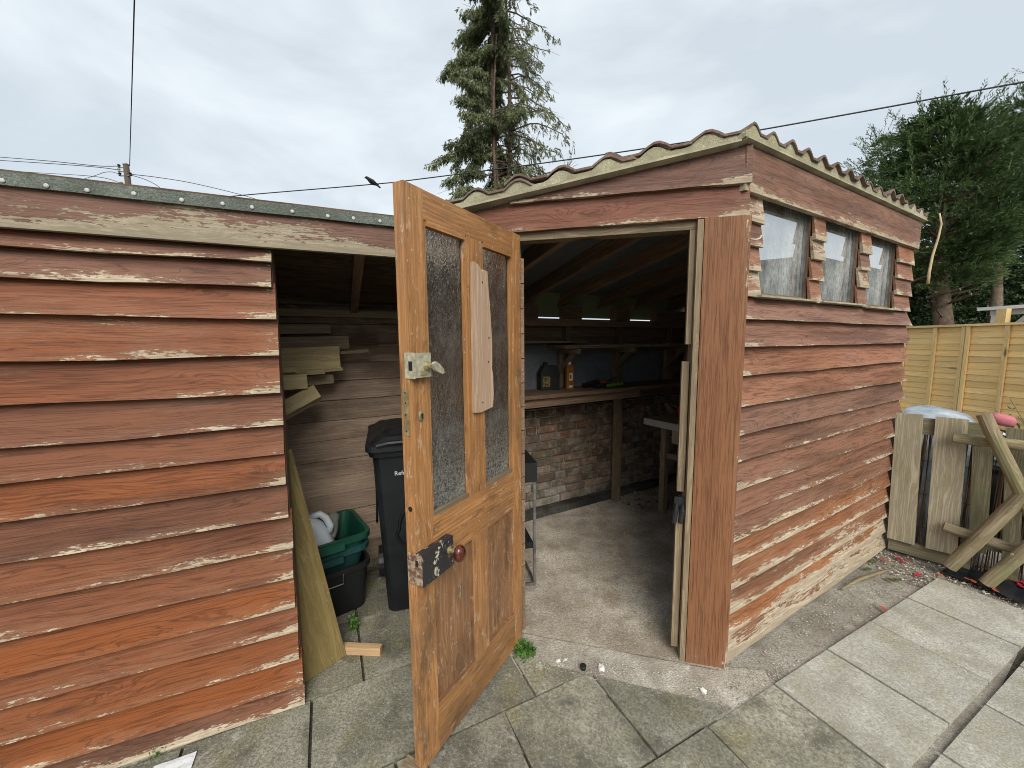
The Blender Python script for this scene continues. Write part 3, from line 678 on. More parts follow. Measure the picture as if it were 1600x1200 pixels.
# shelves
def edge_pt(x, y, z): q = FBi @ G(x, y, z); return q
bx('worktop', FB, XP+.02, 1.62, -.345, .012, 1.135, 1.165, M_dim, ms, .003)
bx('worktop_rail', FB, XP+.02, .62, -.30, -.25, 1.06, 1.133, M_dim, ms)
bx('shelf', FB, XP+.02, fbx(887, 536)+.05, -.22, .012, 1.572, 1.588, M_jamb, ms)
bx('shelf', FB, -.22, 1.62, -.26, .012, 1.525, 1.555, M_dim, ms)
for px in (875, 960, 1040):
    x = fbx(px, 560)
    bx('bracket_arm', FB @ T(x, 0, 1.50) @ Matrix.Rotation(R(-90), 4, 'Z'), 0, .27, -.022, .022, -.022, .023, M_jamb, ms)
    beam('bracket_brace', FB @ Vector((x, -.005, 1.30)), FB @ Vector((x, -.20, 1.49)), .03, .045, M_dim, ms)
    vbx('bracket_stud', FB, x-.025, x+.025, -.03, .012, 1.168, 1.49, M_jamb, ms)
q = FBi @ G(962, 783)
vbx('worktop_leg', FB, q.x-.03, q.x+.03, q.y-.03, q.y+.03, .005, 1.133, M_jamb, ms)
# sagging plywood and a brace on the end wall
F_E = FE
for z, d in ((.92, .55), (.60, .62)):
    bm = bmesh.new(); n = 10; a = []; b = []
    for i in range(n+1):
        u = .72+(LE-.06-.72)*i/n; s = -.05*math.sin(math.pi*i/n)
        a.append((bm.verts.new((u, .075, z+s*.4)), bm.verts.new((u, .075+d*.62, z+s)))); b.append((bm.verts.new((u, .075, z+s*.4-.012)), bm.verts.new((u, .075+d*.62, z+s-.012))))
    for i in range(n):
        bm.faces.new((a[i][0], a[i+1][0], a[i+1][1], a[i][1])); bm.faces.new((b[i][1], b[i+1][1], b[i+1][0], b[i][0]))
        bm.faces.new((a[i][1], a[i+1][1], b[i+1][1], b[i][1])); bm.faces.new((a[i+1][0], a[i][0], b[i][0], b[i+1][0]))
    for i in (0, n): bm.faces.new((a[i][0], a[i][1], b[i][1], b[i][0]))
    mk('ply_shelf', bm, M_backb, ms, FE)
beam('shelf_brace', FE @ Vector((LE-.10, .45, .92)), FE @ Vector((LE-.46, .45, .58)), .03, .05, M_jamb, ms)

# ------------------------------------------------------------------ the open door
D0 = G(667, 1199, .03); D1 = G(816, 996, .03); db = bear(D0, D1); FO = frame(D0, db) @ T(-.013, 0, -.03)
M_pine = wood('honey_pine', (.27, .125, .046), (.44, .225, .088), knot=(.10, .04, .015), rough=.5, stain=(.17, .095, .05), stain_amt=.75, spots=.5, bump=.3, spec=.4, scuff=.4)
M_pine2 = wood('worn_pine_panel', (.21, .105, .05), (.36, .195, .098), knot=(.09, .035, .015), rough=.55, stain=(.15, .085, .05), stain_amt=.7, spots=.5, bump=.35, scuff=.45)
M_patch = wood('weathered_plank', (.34, .23, .155), (.50, .37, .265), knot=(.2, .10, .05), rough=.85)
door = bpy.data.objects.new('door', None); link(door, FO, ms)
door['label'] = 'open stripped pine door with two patterned glass panes'
TH = .044; DW, DT, DBm = .735, 2.08, .03
vbx('stile', FO, 0, .086, 0, TH, DBm, DT, M_pine, door, .0025)
vbx('stile', FO, .660, DW, 0, TH, DBm, DT, M_pine, door, .0025)
bx('rail', FO, .086, .660, 0.0006, TH-.001, 1.985, DT-.0005, M_pine, door, .0015)
bx('rail', FO, .086, .660, 0.0006, TH-.001, .770, .957, M_pine, door, .0015)
bx('rail', FO, .086, .660, 0.0006, TH-.001, DBm, .212, M_pine, door, .0015)
vbx('muntin', FO, .318, .418, .001, TH-.0015, .957, 1.985, M_pine, door, .0015)
vbx('muntin', FO, .322, .432, .001, TH-.0015, .212, .770, M_pine, door, .0015)
for x0, x1 in ((.086, .322), (.432, .660)):
    vbx('panel', FO, x0-.004, x1+.004, .013, .030, .208, .774, M_pine2, door, 0)
    bx('panel_bead', FO, x0, x1, .004, .013, .212, .224, M_pine2, door, .003)
    vbx('panel_bead', FO, x1-.009, x1, .005, .013, .224, .770, M_pine2, door, .003)
for x0, x1 in ((.086, .318), (.418, .660)):
    pn = bx('pane', FO, x0+.004, x1-.004, .021, .025, .960, 1.982, M_rolled, door, 0)
    pn['label'] = 'patterned rolled glass pane'
    vbx('glazing_bead', FO, x0, x0+.012, .004, .020, .957, 1.985, M_pine, door, .004)
    vbx('glazing_bead', FO, x1-.013, x1, .004, .020, .957, 1.985, M_pine, door, .004)
    bx('glazing_bead', FO, x0+.012, x1-.013, -.004, .020, 1.966, 1.985, M_pine, door, .005)
    bx('glazing_bead', FO, x0+.012, x1-.013, .002, .020, .957, .972, M_jamb, door, .005)
    for a, b, c_, d_ in ((x0, x0+.012, .957, 1.985), (x1-.013, x1, .957, 1.985)): vbx('glazing_bead', FO, a, b, .026, .04, c_, d_, M_pine, door, .003)
# split plank nailed over the muntin
pts = [(.334, 1.300), (.375, 1.296), (.462, 1.306), (.468, 1.36), (.465, 1.44), (.458, 1.47), (.462, 1.56), (.452, 1.70), (.440, 1.80), (.434, 1.868), (.405, 1.872), (.40, 1.86), (.372, 1.884), (.345, 1.893), (.336, 1.889), (.333, 1.70)]
pp = [(z, -x) for x, z in pts]
mrot = Matrix(((0, 0, -1, 0), (0, 1, 0, 0), (1, 0, 0, 0), (0, 0, 0, 1)))
prism('repair_plank', FO @ mrot, pp, -.016, -.001, M_patch, door, .0015, o=(1.29, -.47))
for u, z in ((.385, 1.335), (.43, 1.50), (.437, 1.60), (.395, 1.82)):
    bm = bmesh.new(); lathe(bm, [(.0035, 0), (.0035, .002)], 8, Matrix.Rotation(R(90), 4, 'X')); mk('nail', bm, M_black, door, FO @ T(u, -.0155, z))
# night latch
bm = bmesh.new(); box(bm, .001, .073, -.026, -.0005, 1.468, 1.548); lt = mk('night_latch', bm, M_nickel, door, FO, bevel=.004)
bm = bmesh.new(); box(bm, -.0035, .001, -.024, .018, 1.466, 1.550); mk('latch_plate', bm, M_nickel, door, FO, bevel=.001)
bm = bmesh.new(); box(bm, .022, .05, -.0285, -.026, 1.476, 1.49); mk('latch_snib', bm, M_brass, door, FO, bevel=.001)
bm = bmesh.new(); box(bm, -.0045, -.003, -.016, .0, 1.492, 1.522); mk('latch_slot', bm, M_black, door, FO)
bm = bmesh.new(); lathe(bm, [(.016, 0), (.014, .006), (.0085, .010), (.0085, .024)], 18, Matrix.Rotation(R(90), 4, 'X'))
mk('latch_spindle', bm, M_brass, door, FO @ T(.05, -.026, 1.506), smooth=False)
bm = bmesh.new()
prof = [(-.012, 0), (-.008, .012), (.012, .013), (.040, .006), (.048, -.004), (.040, -.012), (.006, -.014)]
a = [bm.verts.new((x, -.014, z)) for x, z in prof]; b = [bm.verts.new((x*.9, .0, z*.9)) for x, z in prof]
bm.faces.new(a); bm.faces.new(b[::-1])
for i in range(7): bm.faces.new((a[i], b[i], b[(i+1) % 7], a[(i+1) % 7]))
mk('latch_knob', bm, M_nickel, door, FO @ T(.056, -.05, 1.506) @ Matrix.Rotation(R(28), 4, 'Y'), bevel=.003)
# mortice plate on the edge, cylinder escutcheon, rim lock, knob
bm = bmesh.new(); box(bm, -.0025, .0005, .010, .033, 1.275, 1.43); mk('edge_plate', bm, M_brass, door, FO, bevel=.0005)
for z in (1.29, 1.345, 1.385, 1.418):
    bm = bmesh.new(); lathe(bm, [(.003, 0), (.003, .001)], 8, Matrix.Rotation(R(-90), 4, 'Y')); mk('screw', bm, M_black, door, FO @ T(-.0027, .0215, z))
bm = bmesh.new(); lathe(bm, [(.0155, 0), (.0155, .003), (.010, .006)], 18, Matrix.Rotation(R(90), 4, 'X')); mk('escutcheon', bm, M_brass, door, FO @ T(.042, -.0005, 1.336) @ Matrix.Diagonal((.85, 1, 1.25, 1)))
bm = bmesh.new(); box(bm, -.002, .004, -.0085, -.005, -.008, .008); mk('key_slot', bm, M_black, door, FO @ T(.042, 0, 1.336))
bm = bmesh.new(); lathe(bm, [(.009, 0), (.009, .0015)], 14, Matrix.Rotation(R(-90), 4, 'Y')); mk('bolt_hole', bm, M_black, door, FO @ T(.0, .02, 1.02))
t = NT('chipped_lock_paint', .45, .5); co = t.obj(); n1 = t.noise(co, 34, 6, .7); n2 = t.noise(co, 16, 4, .6)
c = t.mix(t.ss(n1, .57, .62), (.022, .023, .026), (.55, .50, .40)); c = t.mix(t.ss(n2, .58, .66), c, (.13, .055, .035)); t.col(c); t.bump(n1, .5, .002); M_lock = t.m
bm = bmesh.new(); box(bm, -.003, .158, -.030, -.0005, .752, .868); mk('rim_lock', bm, M_lock, door, FO, bevel=.003)
t = NT('rusty_lock_edge', .7, .3); co = t.obj(); n1 = t.noise(co, 50, 5, .7); t.col(t.mix(t.ss(n1, .4, .62), (.13, .065, .045), (.38, .30, .22))); M_rust = t.m
bm = bmesh.new(); box(bm, -.006, -.0032, -.029, .036, .755, .865); mk('lock_edge', bm, M_rust, door, FO, bevel=.001)
bm = bmesh.new(); box(bm, -.0075, -.0062, -.012, -.001, .825, .845); mk('lock_slot', bm, M_black, door, FO)
bm = bmesh.new(); lathe(bm, [(.013, 0), (.013, .003), (.008, .005), (.008, .034)], 16, Matrix.Rotation(R(90), 4, 'X')); mk('knob_stem', bm, M_brass, door, FO @ T(.135, -.030, .822))
t = NT('brown_ceramic_knob', .12, .6); co = t.obj(); n1 = t.noise(co, 60, 5, .7); t.col(t.mix(t.ss(n1, .4, .65), (.035, .008, .005), (.16, .035, .015))); M_knob = t.m
bm = bmesh.new(); lathe(bm, [(.009, 0), (.017, .003), (.0245, .011), (.0265, .018), (.0245, .027), (.018, .034), (.009, .037)], 22, Matrix.Rotation(R(90), 4, 'X')); mk('door_knob', bm, M_knob, door, FO @ T(.135, -.060, .822) @ Matrix.Diagonal((1, 1, 1.2, 1)), smooth=True)
bm = bmesh.new(); lathe(bm, [(.012, 0), (.012, .0025), (.009, .004)], 16, Matrix.Rotation(R(90), 4, 'X')); mk('keyhole_plate', bm, M_nickel, door, FO @ T(.062, -.030, .778) @ Matrix.Diagonal((.8, 1, 1.4, 1)))
bm = bmesh.new(); box(bm, -.0015, .0015, -.0055, -.0035, -.008, .006); mk('keyhole', bm, M_black, door, FO @ T(.062, -.03, .778))
for z in (.30, 1.05, 1.80):
    bm = bmesh.new(); tube(bm, [(.741, .008, z), (.741, .008, z+.075)], .006, 8); mk('hinge', bm, M_steel, door, FO)
bm = bmesh.new(); v = [bm.verts.new(p) for p in ((0, 0, 0), (.11, 0, 0), (.11, .04, 0), (0, .04, 0), (0, 0, .034), (0, .04, .034), (.11, 0, .006), (.11, .04, .006))]
for f in ((0, 3, 2, 1), (4, 6, 7, 5), (0, 1, 6, 4), (1, 2, 7, 6), (2, 3, 5, 7), (3, 0, 4, 5)): bm.faces.new([v[i] for i in f])
wd = mk('door_wedge', bm, M_jamb, None, FO @ T(-.03, .085, .001) @ Matrix.Rotation(R(-80), 4, 'Z'), bevel=.002); tag(wd, 'small grey timber wedge pushed under the open pine door', 'wedge')

# ------------------------------------------------------------------ wheelie bin
def taper(bm, w0, d0, w1, d1, z0, z1, r=.04, n=4, cy=0, cx=0, close=True):
    """rounded-rectangle frustum; returns rings"""
    rg = []
    for w, d, z in ((w0, d0, z0), (w1, d1, z1)):
        ring = []
        for sx, sy, a0 in ((1, 1, 0), (-1, 1, 90), (-1, -1, 180), (1, -1, 270)):
            for k in range(n+1):
                a = R(a0+90*k/n); ring.append(bm.verts.new((cx+sx*(w/2-r)+r*math.cos(a), cy+sy*(d/2-r)+r*math.sin(a), z)))
        rg.append(ring)
    m = len(rg[0])
    for k in range(m): bm.faces.new((rg[0][k], rg[0][(k+1) % m], rg[1][(k+1) % m], rg[1][k]))
    if close: bm.faces.new(rg[0][::-1]); bm.faces.new(rg[1])
    return rg
bl = G(617, 960); FN = frame(bl, 72) @ T(.185, .235, 0)           # bin centre
wb = thing('wheelie_bin', 'tall black wheeled refuse bin with lid closed behind the open door', 'bin', FN.translation)
bm = bmesh.new(); taper(bm, .44, .45, .53, .56, .012, .98, .05)
taper(bm, .565, .60, .58, .615, .965, 1.0, .05); mk('body', bm, M_binblk, wb, FN, smooth=False)
bm = bmesh.new(); taper(bm, .60, .64, .60, .64, 1.0, 1.032, .05); taper(bm, .57, .61, .48, .52, 1.032, 1.065, .05, cy=.01); taper(bm, .44, .40, .38, .34, 1.063, 1.085, .06, cy=.02)
lid = mk('lid', bm, M_binblk, wb, FN, bevel=.004)
bm = bmesh.new(); tube(bm, [(-.24, -.315, 1.035), (-.18, -.325, 1.048), (0, -.33, 1.052), (.18, -.325, 1.048), (.24, -.315, 1.035)], .014, 8); mk('lid_lip', bm, M_binblk, lid, FN)
for sx in (-1, 1):
    bm = bmesh.new(); lathe(bm, [(.06, -.02), (.10, -.02), (.10, .02), (.06, .02)], 20, Matrix.Rotation(R(90), 4, 'Y')); mk('wheel', bm, M_black, wb, FN @ T(sx*.255, .21, .10))
bm = bmesh.new(); tube(bm, [(-.24, .30, .99), (-.24, .345, 1.0), (.24, .345, 1.0), (.24, .30, .99)], .015, 8); mk('handle', bm, M_binblk, wb, FN)
M_white = plain('white_print', (.72, .72, .72), .6, .2, var=.05)
def front_y(z): return -(.45+(.56-.45)*(z-.012)/.968)/2
tilt = math.atan((.56-.45)/2/.968)
def text(body, size, M, mat, parent, name='lettering', align='LEFT', ext=.0006):
    cu = bpy.data.curves.new('t', 'FONT'); cu.body = body; cu.size = size; cu.extrude = ext; cu.align_x = align
    to = bpy.data.objects.new('t', cu); scene.collection.objects.link(to)
    me = bpy.data.meshes.new_from_object(to); bpy.data.objects.remove(to); bpy.data.curves.remove(cu)
    me.name = name; me.materials.clear(); me.materials.append(mat); return mko(name, me, None, parent, M)
mt = FN @ T(-.155, front_y(.85)-.0012, .85) @ Matrix.Rotation(R(90)+tilt, 4, 'X')
text('Refuse', .034, mt, M_white, wb)
bm = bmesh.new(); n = 18
for k in range(n):
    a0, a1 = R(25+290*k/n), R(25+290*(k+1)/n)
    bm.faces.new([bm.verts.new((r*math.cos(a), r*math.sin(a), 0)) for a, r in ((a0, .022), (a1, .022), (a1, .034), (a0, .034))])
mk('logo_ring', bm, M_white, wb, FN @ T(-.055, front_y(.775)-.0012, .775) @ Matrix.Rotation(R(90)+tilt, 4, 'X'))
bm = bmesh.new(); box(bm, -.045, .05, 0, .007, 0, .0006); mk('logo_bar', bm, M_white, wb, FN @ T(-.055, front_y(.715)-.0012, .715) @ Matrix.Rotation(R(90)+tilt, 4, 'X'))
bm = bmesh.new(); tube(bm, [Vector((.10*math.cos(a)*(.8 if math.sin(a) > 0 else 1), .13*math.sin(a), 0)) for a in [2*math.pi*k/24 for k in range(25)]], .009, 6, False)
mk('embossed_loop', bm, M_binblk, wb, FN @ T(-.06, front_y(.53)-.003, .53) @ Matrix.Rotation(R(90)+tilt, 4, 'X'), smooth=True)
cbl = bmesh.new(); pts = []
for i in range(13):
    s = i/12; p = G(577, 720, 0)*0; q = FBi @ G(610, 905, .05)
    pts.append(FB @ Vector((FBi.to_3x3().col[0].x*0 + (infr(FB, 577, 700)[0]) + .03*math.sin(s*2.2), -.03-.015*math.sin(s*4), 1.0-.72*s)))
tube(cbl, pts, .007, 6); hose = mk('hanging_cable', cbl, M_black, None, smooth=True); tag(hose, 'thin black cable hanging down the boarded back wall beside the refuse bin', 'cable')

# ------------------------------------------------------------------ recycling boxes
bo0, bo1 = G(525, 972), G(576, 946)
bbr = 52; FX = frame(bo1, bbr)
def crate(name, label, F, z0, h, w0, d0, w1, d1, mat, th=.004, rimw=.03, hollow=True, group=None):
    t_ = thing(name, label, 'box', F @ Vector((0, 0, z0)), group)
    bm = bmesh.new(); ro = taper(bm, w0, d0, w1, d1, z0, z0+h, .05, close=False); ri = taper(bm, w0-.012, d0-.012, w1-.012, d1-.012, z0+.008, z0+h, .046, close=False)
    bm.faces.new(ro[0][::-1]); bm.faces.new(ri[0]); m = len(ro[0])
    for k in range(m): bm.faces.new((ro[1][k], ro[1][(k+1) % m], ri[1][(k+1) % m], ri[1][k]))
    mk('body', bm, mat, t_, F)
    bm = bmesh.new(); a = taper(bm, w1+rimw, d1+rimw, w1+rimw*1.15, d1+rimw*1.15, z0+h-.032, z0+h+.002, .06, close=False); b = taper(bm, w1-.010, d1-.010, w1-.008, d1-.008, z0+h-.03, z0+h+.0025, .05, close=False)
    for k in range(m):
        bm.faces.new((a[1][k], a[1][(k+1) % m], b[1][(k+1) % m], b[1][k])); bm.faces.new((a[0][(k+1) % m], a[0][k], b[0][k], b[0][(k+1) % m]))
    mk('rim', bm, mat, t_, F, bevel=.003)
    return t_
W_, D_ = .55, .39
FXc = FX @ T(-W_/2+.02, D_/2-.01, 0)
cb = crate('storage_box', 'black plastic box with wire handle under the two green boxes', FXc, .002, .29, W_-.05, D_-.05, W_, D_, M_black, rimw=.02)
bm = bmesh.new(); tube(bm, [(-.09, -D_/2-.008, .268), (-.085, -D_/2-.02, .215), (.115, -D_/2-.02, .215), (.12, -D_/2-.008, .268)], .004, 6); mk('wire_handle', bm, M_steel, cb, FXc)
c2 = crate('recycling_box', 'dark blue-green recycling box nested inside the green box above', FXc, .235, .165, W_-.09, D_-.09, W_-.015, D_-.015, M_green2)
bm = bmesh.new(); box(bm, -.10, .12, -D_/2-.032, -D_/2-.006, .345, .380); mk('handle', bm, M_green2, c2, FXc, bevel=.008, seg=2)
c3 = crate('recycling_box', 'bright green recycling box on top holding empty plastic bottles', FXc, .31, .16, W_-.07, D_-.07, W_, D_, M_green)
bm = bmesh.new(); box(bm, -.11, .13, -D_/2-.040, -D_/2-.014, .422, .466); mk('handle', bm, M_green, c3, FXc, bevel=.008, seg=2)
t = NT('milky_plastic', .35, .4); t.col((.62, .68, .74)); t.b.inputs['Subsurface Weight'].default_value = .15; M_milk = t.m
# milk bottle lying on its side: body with a bridge handle
bm = bmesh.new(); rows = [(-.10, .062, .040), (-.095, .068, .046), (.0, .07, .048), (.04, .066, .046), (.075, .05, .038), (.10, .026, .024), (.115, .018, .018)]
rgs = []
for z, a_, b_ in rows:
    rgs.append([bm.verts.new((a_*math.copysign(abs(math.cos(u))**.6, math.cos(u)), b_*math.copysign(abs(math.sin(u))**.6, math.sin(u)), z)) for u in [2*math.pi*k/20 for k in range(20)]])
for a, b in zip(rgs, rgs[1:]):
    for k in range(20): bm.faces.new((a[k], a[(k+1) % 20], b[(k+1) % 20], b[k]))
bm.faces.new(rgs[0][::-1]); bm.faces.new(rgs[-1])
zc = Vector((-.38, .15, .9)).normalized(); xc = Vector((.9, -.25, .3)); xc = (xc-zc*xc.dot(zc)).normalized(); yc = zc.cross(xc)
jm = Matrix((xc, yc, zc)).transposed().to_4x4(); jm.translation = Vector((.0, -.075, .475))
jl = FXc @ jm @ Matrix.Scale(1.2, 4)
jug = thing('milk_bottle', 'empty translucent white milk bottle with looped handle lying in green box', 'bottle', jl.translation)
mk('body', bm, M_milk, jug, jl, smooth=True)
bm = bmesh.new(); tube(bm, [(.03, 0, .095), (.075, 0, .085), (.088, 0, .055), (.088, 0, .01), (.07, 0, -.02)], [.014, .016, .016, .016, .014], 10); mk('handle', bm, M_milk, jug, jl, smooth=True)
bm = bmesh.new(); lathe(bm, [(.019, .112), (.019, .128), (.016, .13)], 16); mk('cap', bm, plain('blue_cap', (.03, .09, .3), .4), jug, jl)
bm = bmesh.new(); box(bm, -.012, .02, -.0515, -.0490, -.05, -.015); mk('date_label', bm, M_white, jug, jl)
t = NT('clear_plastic', .15, .5); t.b.inputs['Transmission Weight'].default_value = .55; t.col((.55, .56, .54)); co = t.obj(); t.bump(t.noise(co, 40, 3), .5, .006); M_pet = t.m
bm = bmesh.new(); lathe(bm, [(.012, -.10), (.033, -.10), (.038, -.09), (.036, -.03), (.038, 0), (.036, .05), (.03, .085), (.014, .115), (.013, .135)], 18)
pt = mk('drinks_bottle', bm, M_pet, None, FXc @ T(.115, .0, .47) @ Matrix.Rotation(R(-20), 4, 'Z') @ Matrix.Rotation(R(105), 4, 'X'), smooth=True); tag(pt, 'crumpled clear plastic drinks bottle beside milk bottle in green box', 'bottle')
bm = bmesh.new(); box(bm, -.06, .06, -.04, .04, -.004, .004); bl_ = mk('cardboard_scrap', bm, plain('blue_card', (.03, .10, .32), .6), None, FXc @ T(-.18, -.11, .40) @ Matrix.Rotation(R(50), 4, 'X')); tag(bl_, 'blue packaging scrap tucked under milk bottle in green box', 'packaging')

# ------------------------------------------------------------------ leaning board, offcut on the ground
M_ply = wood('olive_treated_board', (.23, .17, .065), (.33, .255, .105), knot=(.12, .08, .03), rough=.75, stain=(.17, .13, .05), stain_amt=.5, spots=.3, lines=30)
BR_ = G(538, 1022); TR_ = Vector((-1.045, 1.76, 1.09)); e1 = Vector((-math.sin(R(37.5)), -math.cos(R(37.5)), 0)); e2 = (TR_-BR_)
Lp = e2.length; X_ = e2.normalized(); Y_ = (e1 - X_*e1.dot(X_)).normalized(); Z_ = X_.cross(Y_)
mp_ = Matrix((X_, Y_, Z_)).transposed().to_4x4(); mp_.translation = BR_+Vector((0, 0, .003))
bm = bmesh.new(); 
sk = e1.dot(X_)/e1.dot(Y_)
pl = [(0, 0), (Lp, 0), (Lp+.27*sk, .27), (.27*sk, .27)]
a = [bm.verts.new((x, y, 0)) for x, y in pl]; b = [bm.verts.new((x, y, .018)) for x, y in pl]
bm.faces.new(a); bm.faces.new(b[::-1])
for i in range(4): bm.faces.new((a[i], b[i], b[(i+1) % 4], a[(i+1) % 4]))
lb = mk('leaning_board', bm, M_ply, None, mp_, bevel=.001); tag(lb, 'olive brown board leaning inside the open store against its front wall', 'board')
M_newpine = wood('new_pine', (.50, .32, .17), (.66, .47, .28), knot=(.3, .14, .06), rough=.6)
s0_, s1_ = G(533, 1024), G(594, 1027)
ob = beam('timber_offcut', s0_+Vector((0, .02, .023)), s1_+Vector((0, .02, .023)), .03, .044, M_newpine); tag(ob, 'short clean pine offcut on the paving at foot of leaning board', 'timber')

# ------------------------------------------------------------------ stored timber, ends showing past the wall
def timber(px, py, depth, w, h, L, ang, label, mat, roll_=0, group=None):
    """right-hand end centred on a pixel, at a distance in front of the back wall"""
    nb = FB.col[1].to_3d(); p = onplane(px, py, FB.translation-nb*depth, nb)
    Xd = (FB.to_3x3() @ Vector((-math.cos(R(ang)), .0, math.sin(R(ang))))); Zr = Matrix.Rotation(R(roll_), 3, Xd) @ Vector((0, 0, 1))
    o = beam('stored_timber', p, p+Xd*L, w, h, mat, upv=Zr); tag(o, label, 'timber', group)
timber(516, 514, .10, .03, .055, 1.3, -1, 'pale plank lying highest on the stored timber under the roof', M_offcut2)
timber(545, 535, .12, .03, .085, 1.3, -1.5, 'wide planed board with square end among the stored timber', M_offcut2)
timber(588, 533, .06, .02, .045, 1.3, 0, 'long grey batten reaching farthest along back wall', M_dim)
timber(530, 546, .20, .045, .045, 1.1, -2, 'square pale batten resting on the wide knotty board', M_offcut)
timber(576, 548, .17, .02, .020, 1.4, -3, 'thin pale lath sticking out beyond the stored battens', M_offcut2)
timber(531, 563, .21, .025, .095, 1.2, -2, 'wide yellow board with two dark knots at its end', M_offcut)
timber(535, 576, .20, .04, .020, 1.2, -3, 'thin yellow lath just under the wide yellow board', M_offcut)
timber(507, 580, .24, .05, .030, 1.1, -1, 'yellow batten lying below the yellow lath', M_offcut)
timber(463, 577, .32, .05, .030, .9, 0, 'short yellow batten end showing close to the wall edge', M_offcut)
timber(521, 591, .15, .03, .060, 1.1, -3, 'dull plank under the yellow batten', M_offcut2)
timber(480, 595, .30, .05, .085, 1.0, -1, 'thick square beam end below the yellow battens', M_offcut)
timber(497, 612, .30, .05, .085, .9, -27, 'tilted thick beam end sloping down behind the wall', M_offcut, 25)
timber(500, 622, .27, .03, .030, .9, -28, 'tilted pale lath beneath the tilted thick beam', M_offcut2)

# ------------------------------------------------------------------ things inside the workshop
zt_ = 1.166
def onshelf(px, py): return G(px, py, zt_)
# black oil can
p = FB @ Vector((fbx(848, 600), -.09, zt_)); Fc = frame(p, 75)
oc = thing('oil_can', 'black plastic oil can with angled shoulders on the workshop shelf', 'can', p)
bm = bmesh.new(); prof = [(-.085, 0), (.085, 0), (.088, .15), (.055, .215), (-.05, .215), (-.088, .15)]
a = [bm.verts.new((x, -.045, z)) for x, z in prof]; b = [bm.verts.new((x, .045, z)) for x, z in prof]
bm.faces.new(a); bm.faces.new(b[::-1])
for i in range(6): bm.faces.new((a[i], b[i], b[(i+1) % 6], a[(i+1) % 6]))
mk('body', bm, M_black, oc, Fc, bevel=.006, seg=2)
bm = bmesh.new(); lathe(bm, [(.02, .215), (.02, .24), (.017, .243)], 14); mk('cap', bm, M_black, oc, Fc @ T(-.03, 0, 0))
bm = bmesh.new(); box(bm, -.07, .0, -.0465, -.0455, .03, .12); t = NT('gold_print', .5); co = t.obj(); n1 = t.noise(co, 60, 4, .7); t.col(t.mix(t.ss(n1, .4, .6), (.04, .035, .02), (.30, .22, .08))); mk('label', bm, t.m, oc, Fc)
p = FB @ Vector((fbx(876, 600), -.13, zt_)); Fc = frame(p, 70)
ot = thing('oil_bottle', 'slim amber bottle with white cap and label beside the black can', 'bottle', p)
M_amber = plain('amber_plastic', (.30, .12, .02), .35, .4, var=.1)
bm = bmesh.new(); taper(bm, .072, .05, .072, .05, 0, .20, .012); taper(bm, .072, .05, .03, .03, .20, .215, .012); mk('body', bm, M_amber, ot, Fc, bevel=.001)
bm = bmesh.new(); lathe(bm, [(.014, .215), (.014, .24), (.012, .242)], 14); mk('cap', bm, M_white, ot, Fc)
bm = bmesh.new(); box(bm, -.014, .018, -.0265, -.0255, .075, .14); mk('label', bm, M_white, ot, Fc)
bm = bmesh.new(); box(bm, -.007, .006, -.0272, -.0266, .09, .128); mk('label_print', bm, M_black, ot, Fc)
bm = bmesh.new(); box(bm, -.018, .022, -.0265, -.0255, .015, .03); mk('label', bm, M_white, ot, Fc)
M_lime = plain('lime_plastic', (.16, .45, .05), .4, .4); M_orng = plain('orange_plastic', (.42, .09, .04), .4, .4)
x = fbx(930, 604)
to = thing('garden_shears', 'lime green handled shears lying on the workshop shelf', 'shears', FB @ Vector((x, -.24, zt_)))
bm = bmesh.new(); tube(bm, [FB @ Vector((x-.10, -.25, zt_+.016)), FB @ Vector((x, -.24, zt_+.018)), FB @ Vector((x+.13, -.22, zt_+.02))], [.014, .015, .017], 8); mk('handle', bm, M_lime, to)
bm = bmesh.new(); tube(bm, [FB @ Vector((x-.10, -.25, zt_+.018)), FB @ Vector((x-.19, -.255, zt_+.022)), FB @ Vector((x-.23, -.25, zt_+.02))], [.018, .022, .015], 8); mk('head', bm, M_black, to)
to = thing('hand_pruner', 'orange and black pruner lying behind the lime green shears', 'pruner', FB @ Vector((x-.04, -.16, zt_)))
bm = bmesh.new(); tube(bm, [FB @ Vector((x-.12, -.17, zt_+.035)), FB @ Vector((x, -.15, zt_+.035))], [.013, .012], 8); mk('handle', bm, M_orng, to)
bm = bmesh.new(); tube(bm, [FB @ Vector((x-.30, -.18, zt_+.03)), FB @ Vector((x-.12, -.17, zt_+.04))], [.016, .03], 8); mk('grip', bm, M_black, to)
bm = bmesh.new(); tube(bm, [FB @ Vector((x, -.15, zt_+.035)), FB @ Vector((x+.16, -.14, zt_+.085))], [.005, .003], 6); mk('blade', bm, M_black, to)

# black steel stand just inside the door
ps = G(836, 913, .01); FS = frame(ps, 78)
st = thing('steel_stand', 'narrow black steel stand with drawer and lower tray inside doorway', 'stand', ps)
for x in (-.42, -.004):
    for y in (0, .33):
        bm = bmesh.new(); box(bm, x-.008, x+.008, y-.008, y+.008, 0, .80); mk('leg', bm, M_steel, st, FS, bevel=.001)
z0_ = infr(FS, 836, 752)[1]; z1_ = infr(FS, 836, 722)[1]; 
bx('drawer', FS, -.43, .012, -.012, .35, z0_, z1_, M_black, st, .004)
zz = infr(FS, 830, 850)[1]
bx('tray', FS, -.41, -.012, .004, .32, zz-.03, zz+.01, M_black, st, .003)
bx('foot_rail', FS, -.41, -.012, -.006, .006, .006, .018, M_steel, st, .001)
bx('foot_rail', FS @ T(-.004, 0, 0) @ Matrix.Rotation(R(90), 4, 'Z'), .008, .322, -.006, .006, .006, .018, M_steel, st, .001)

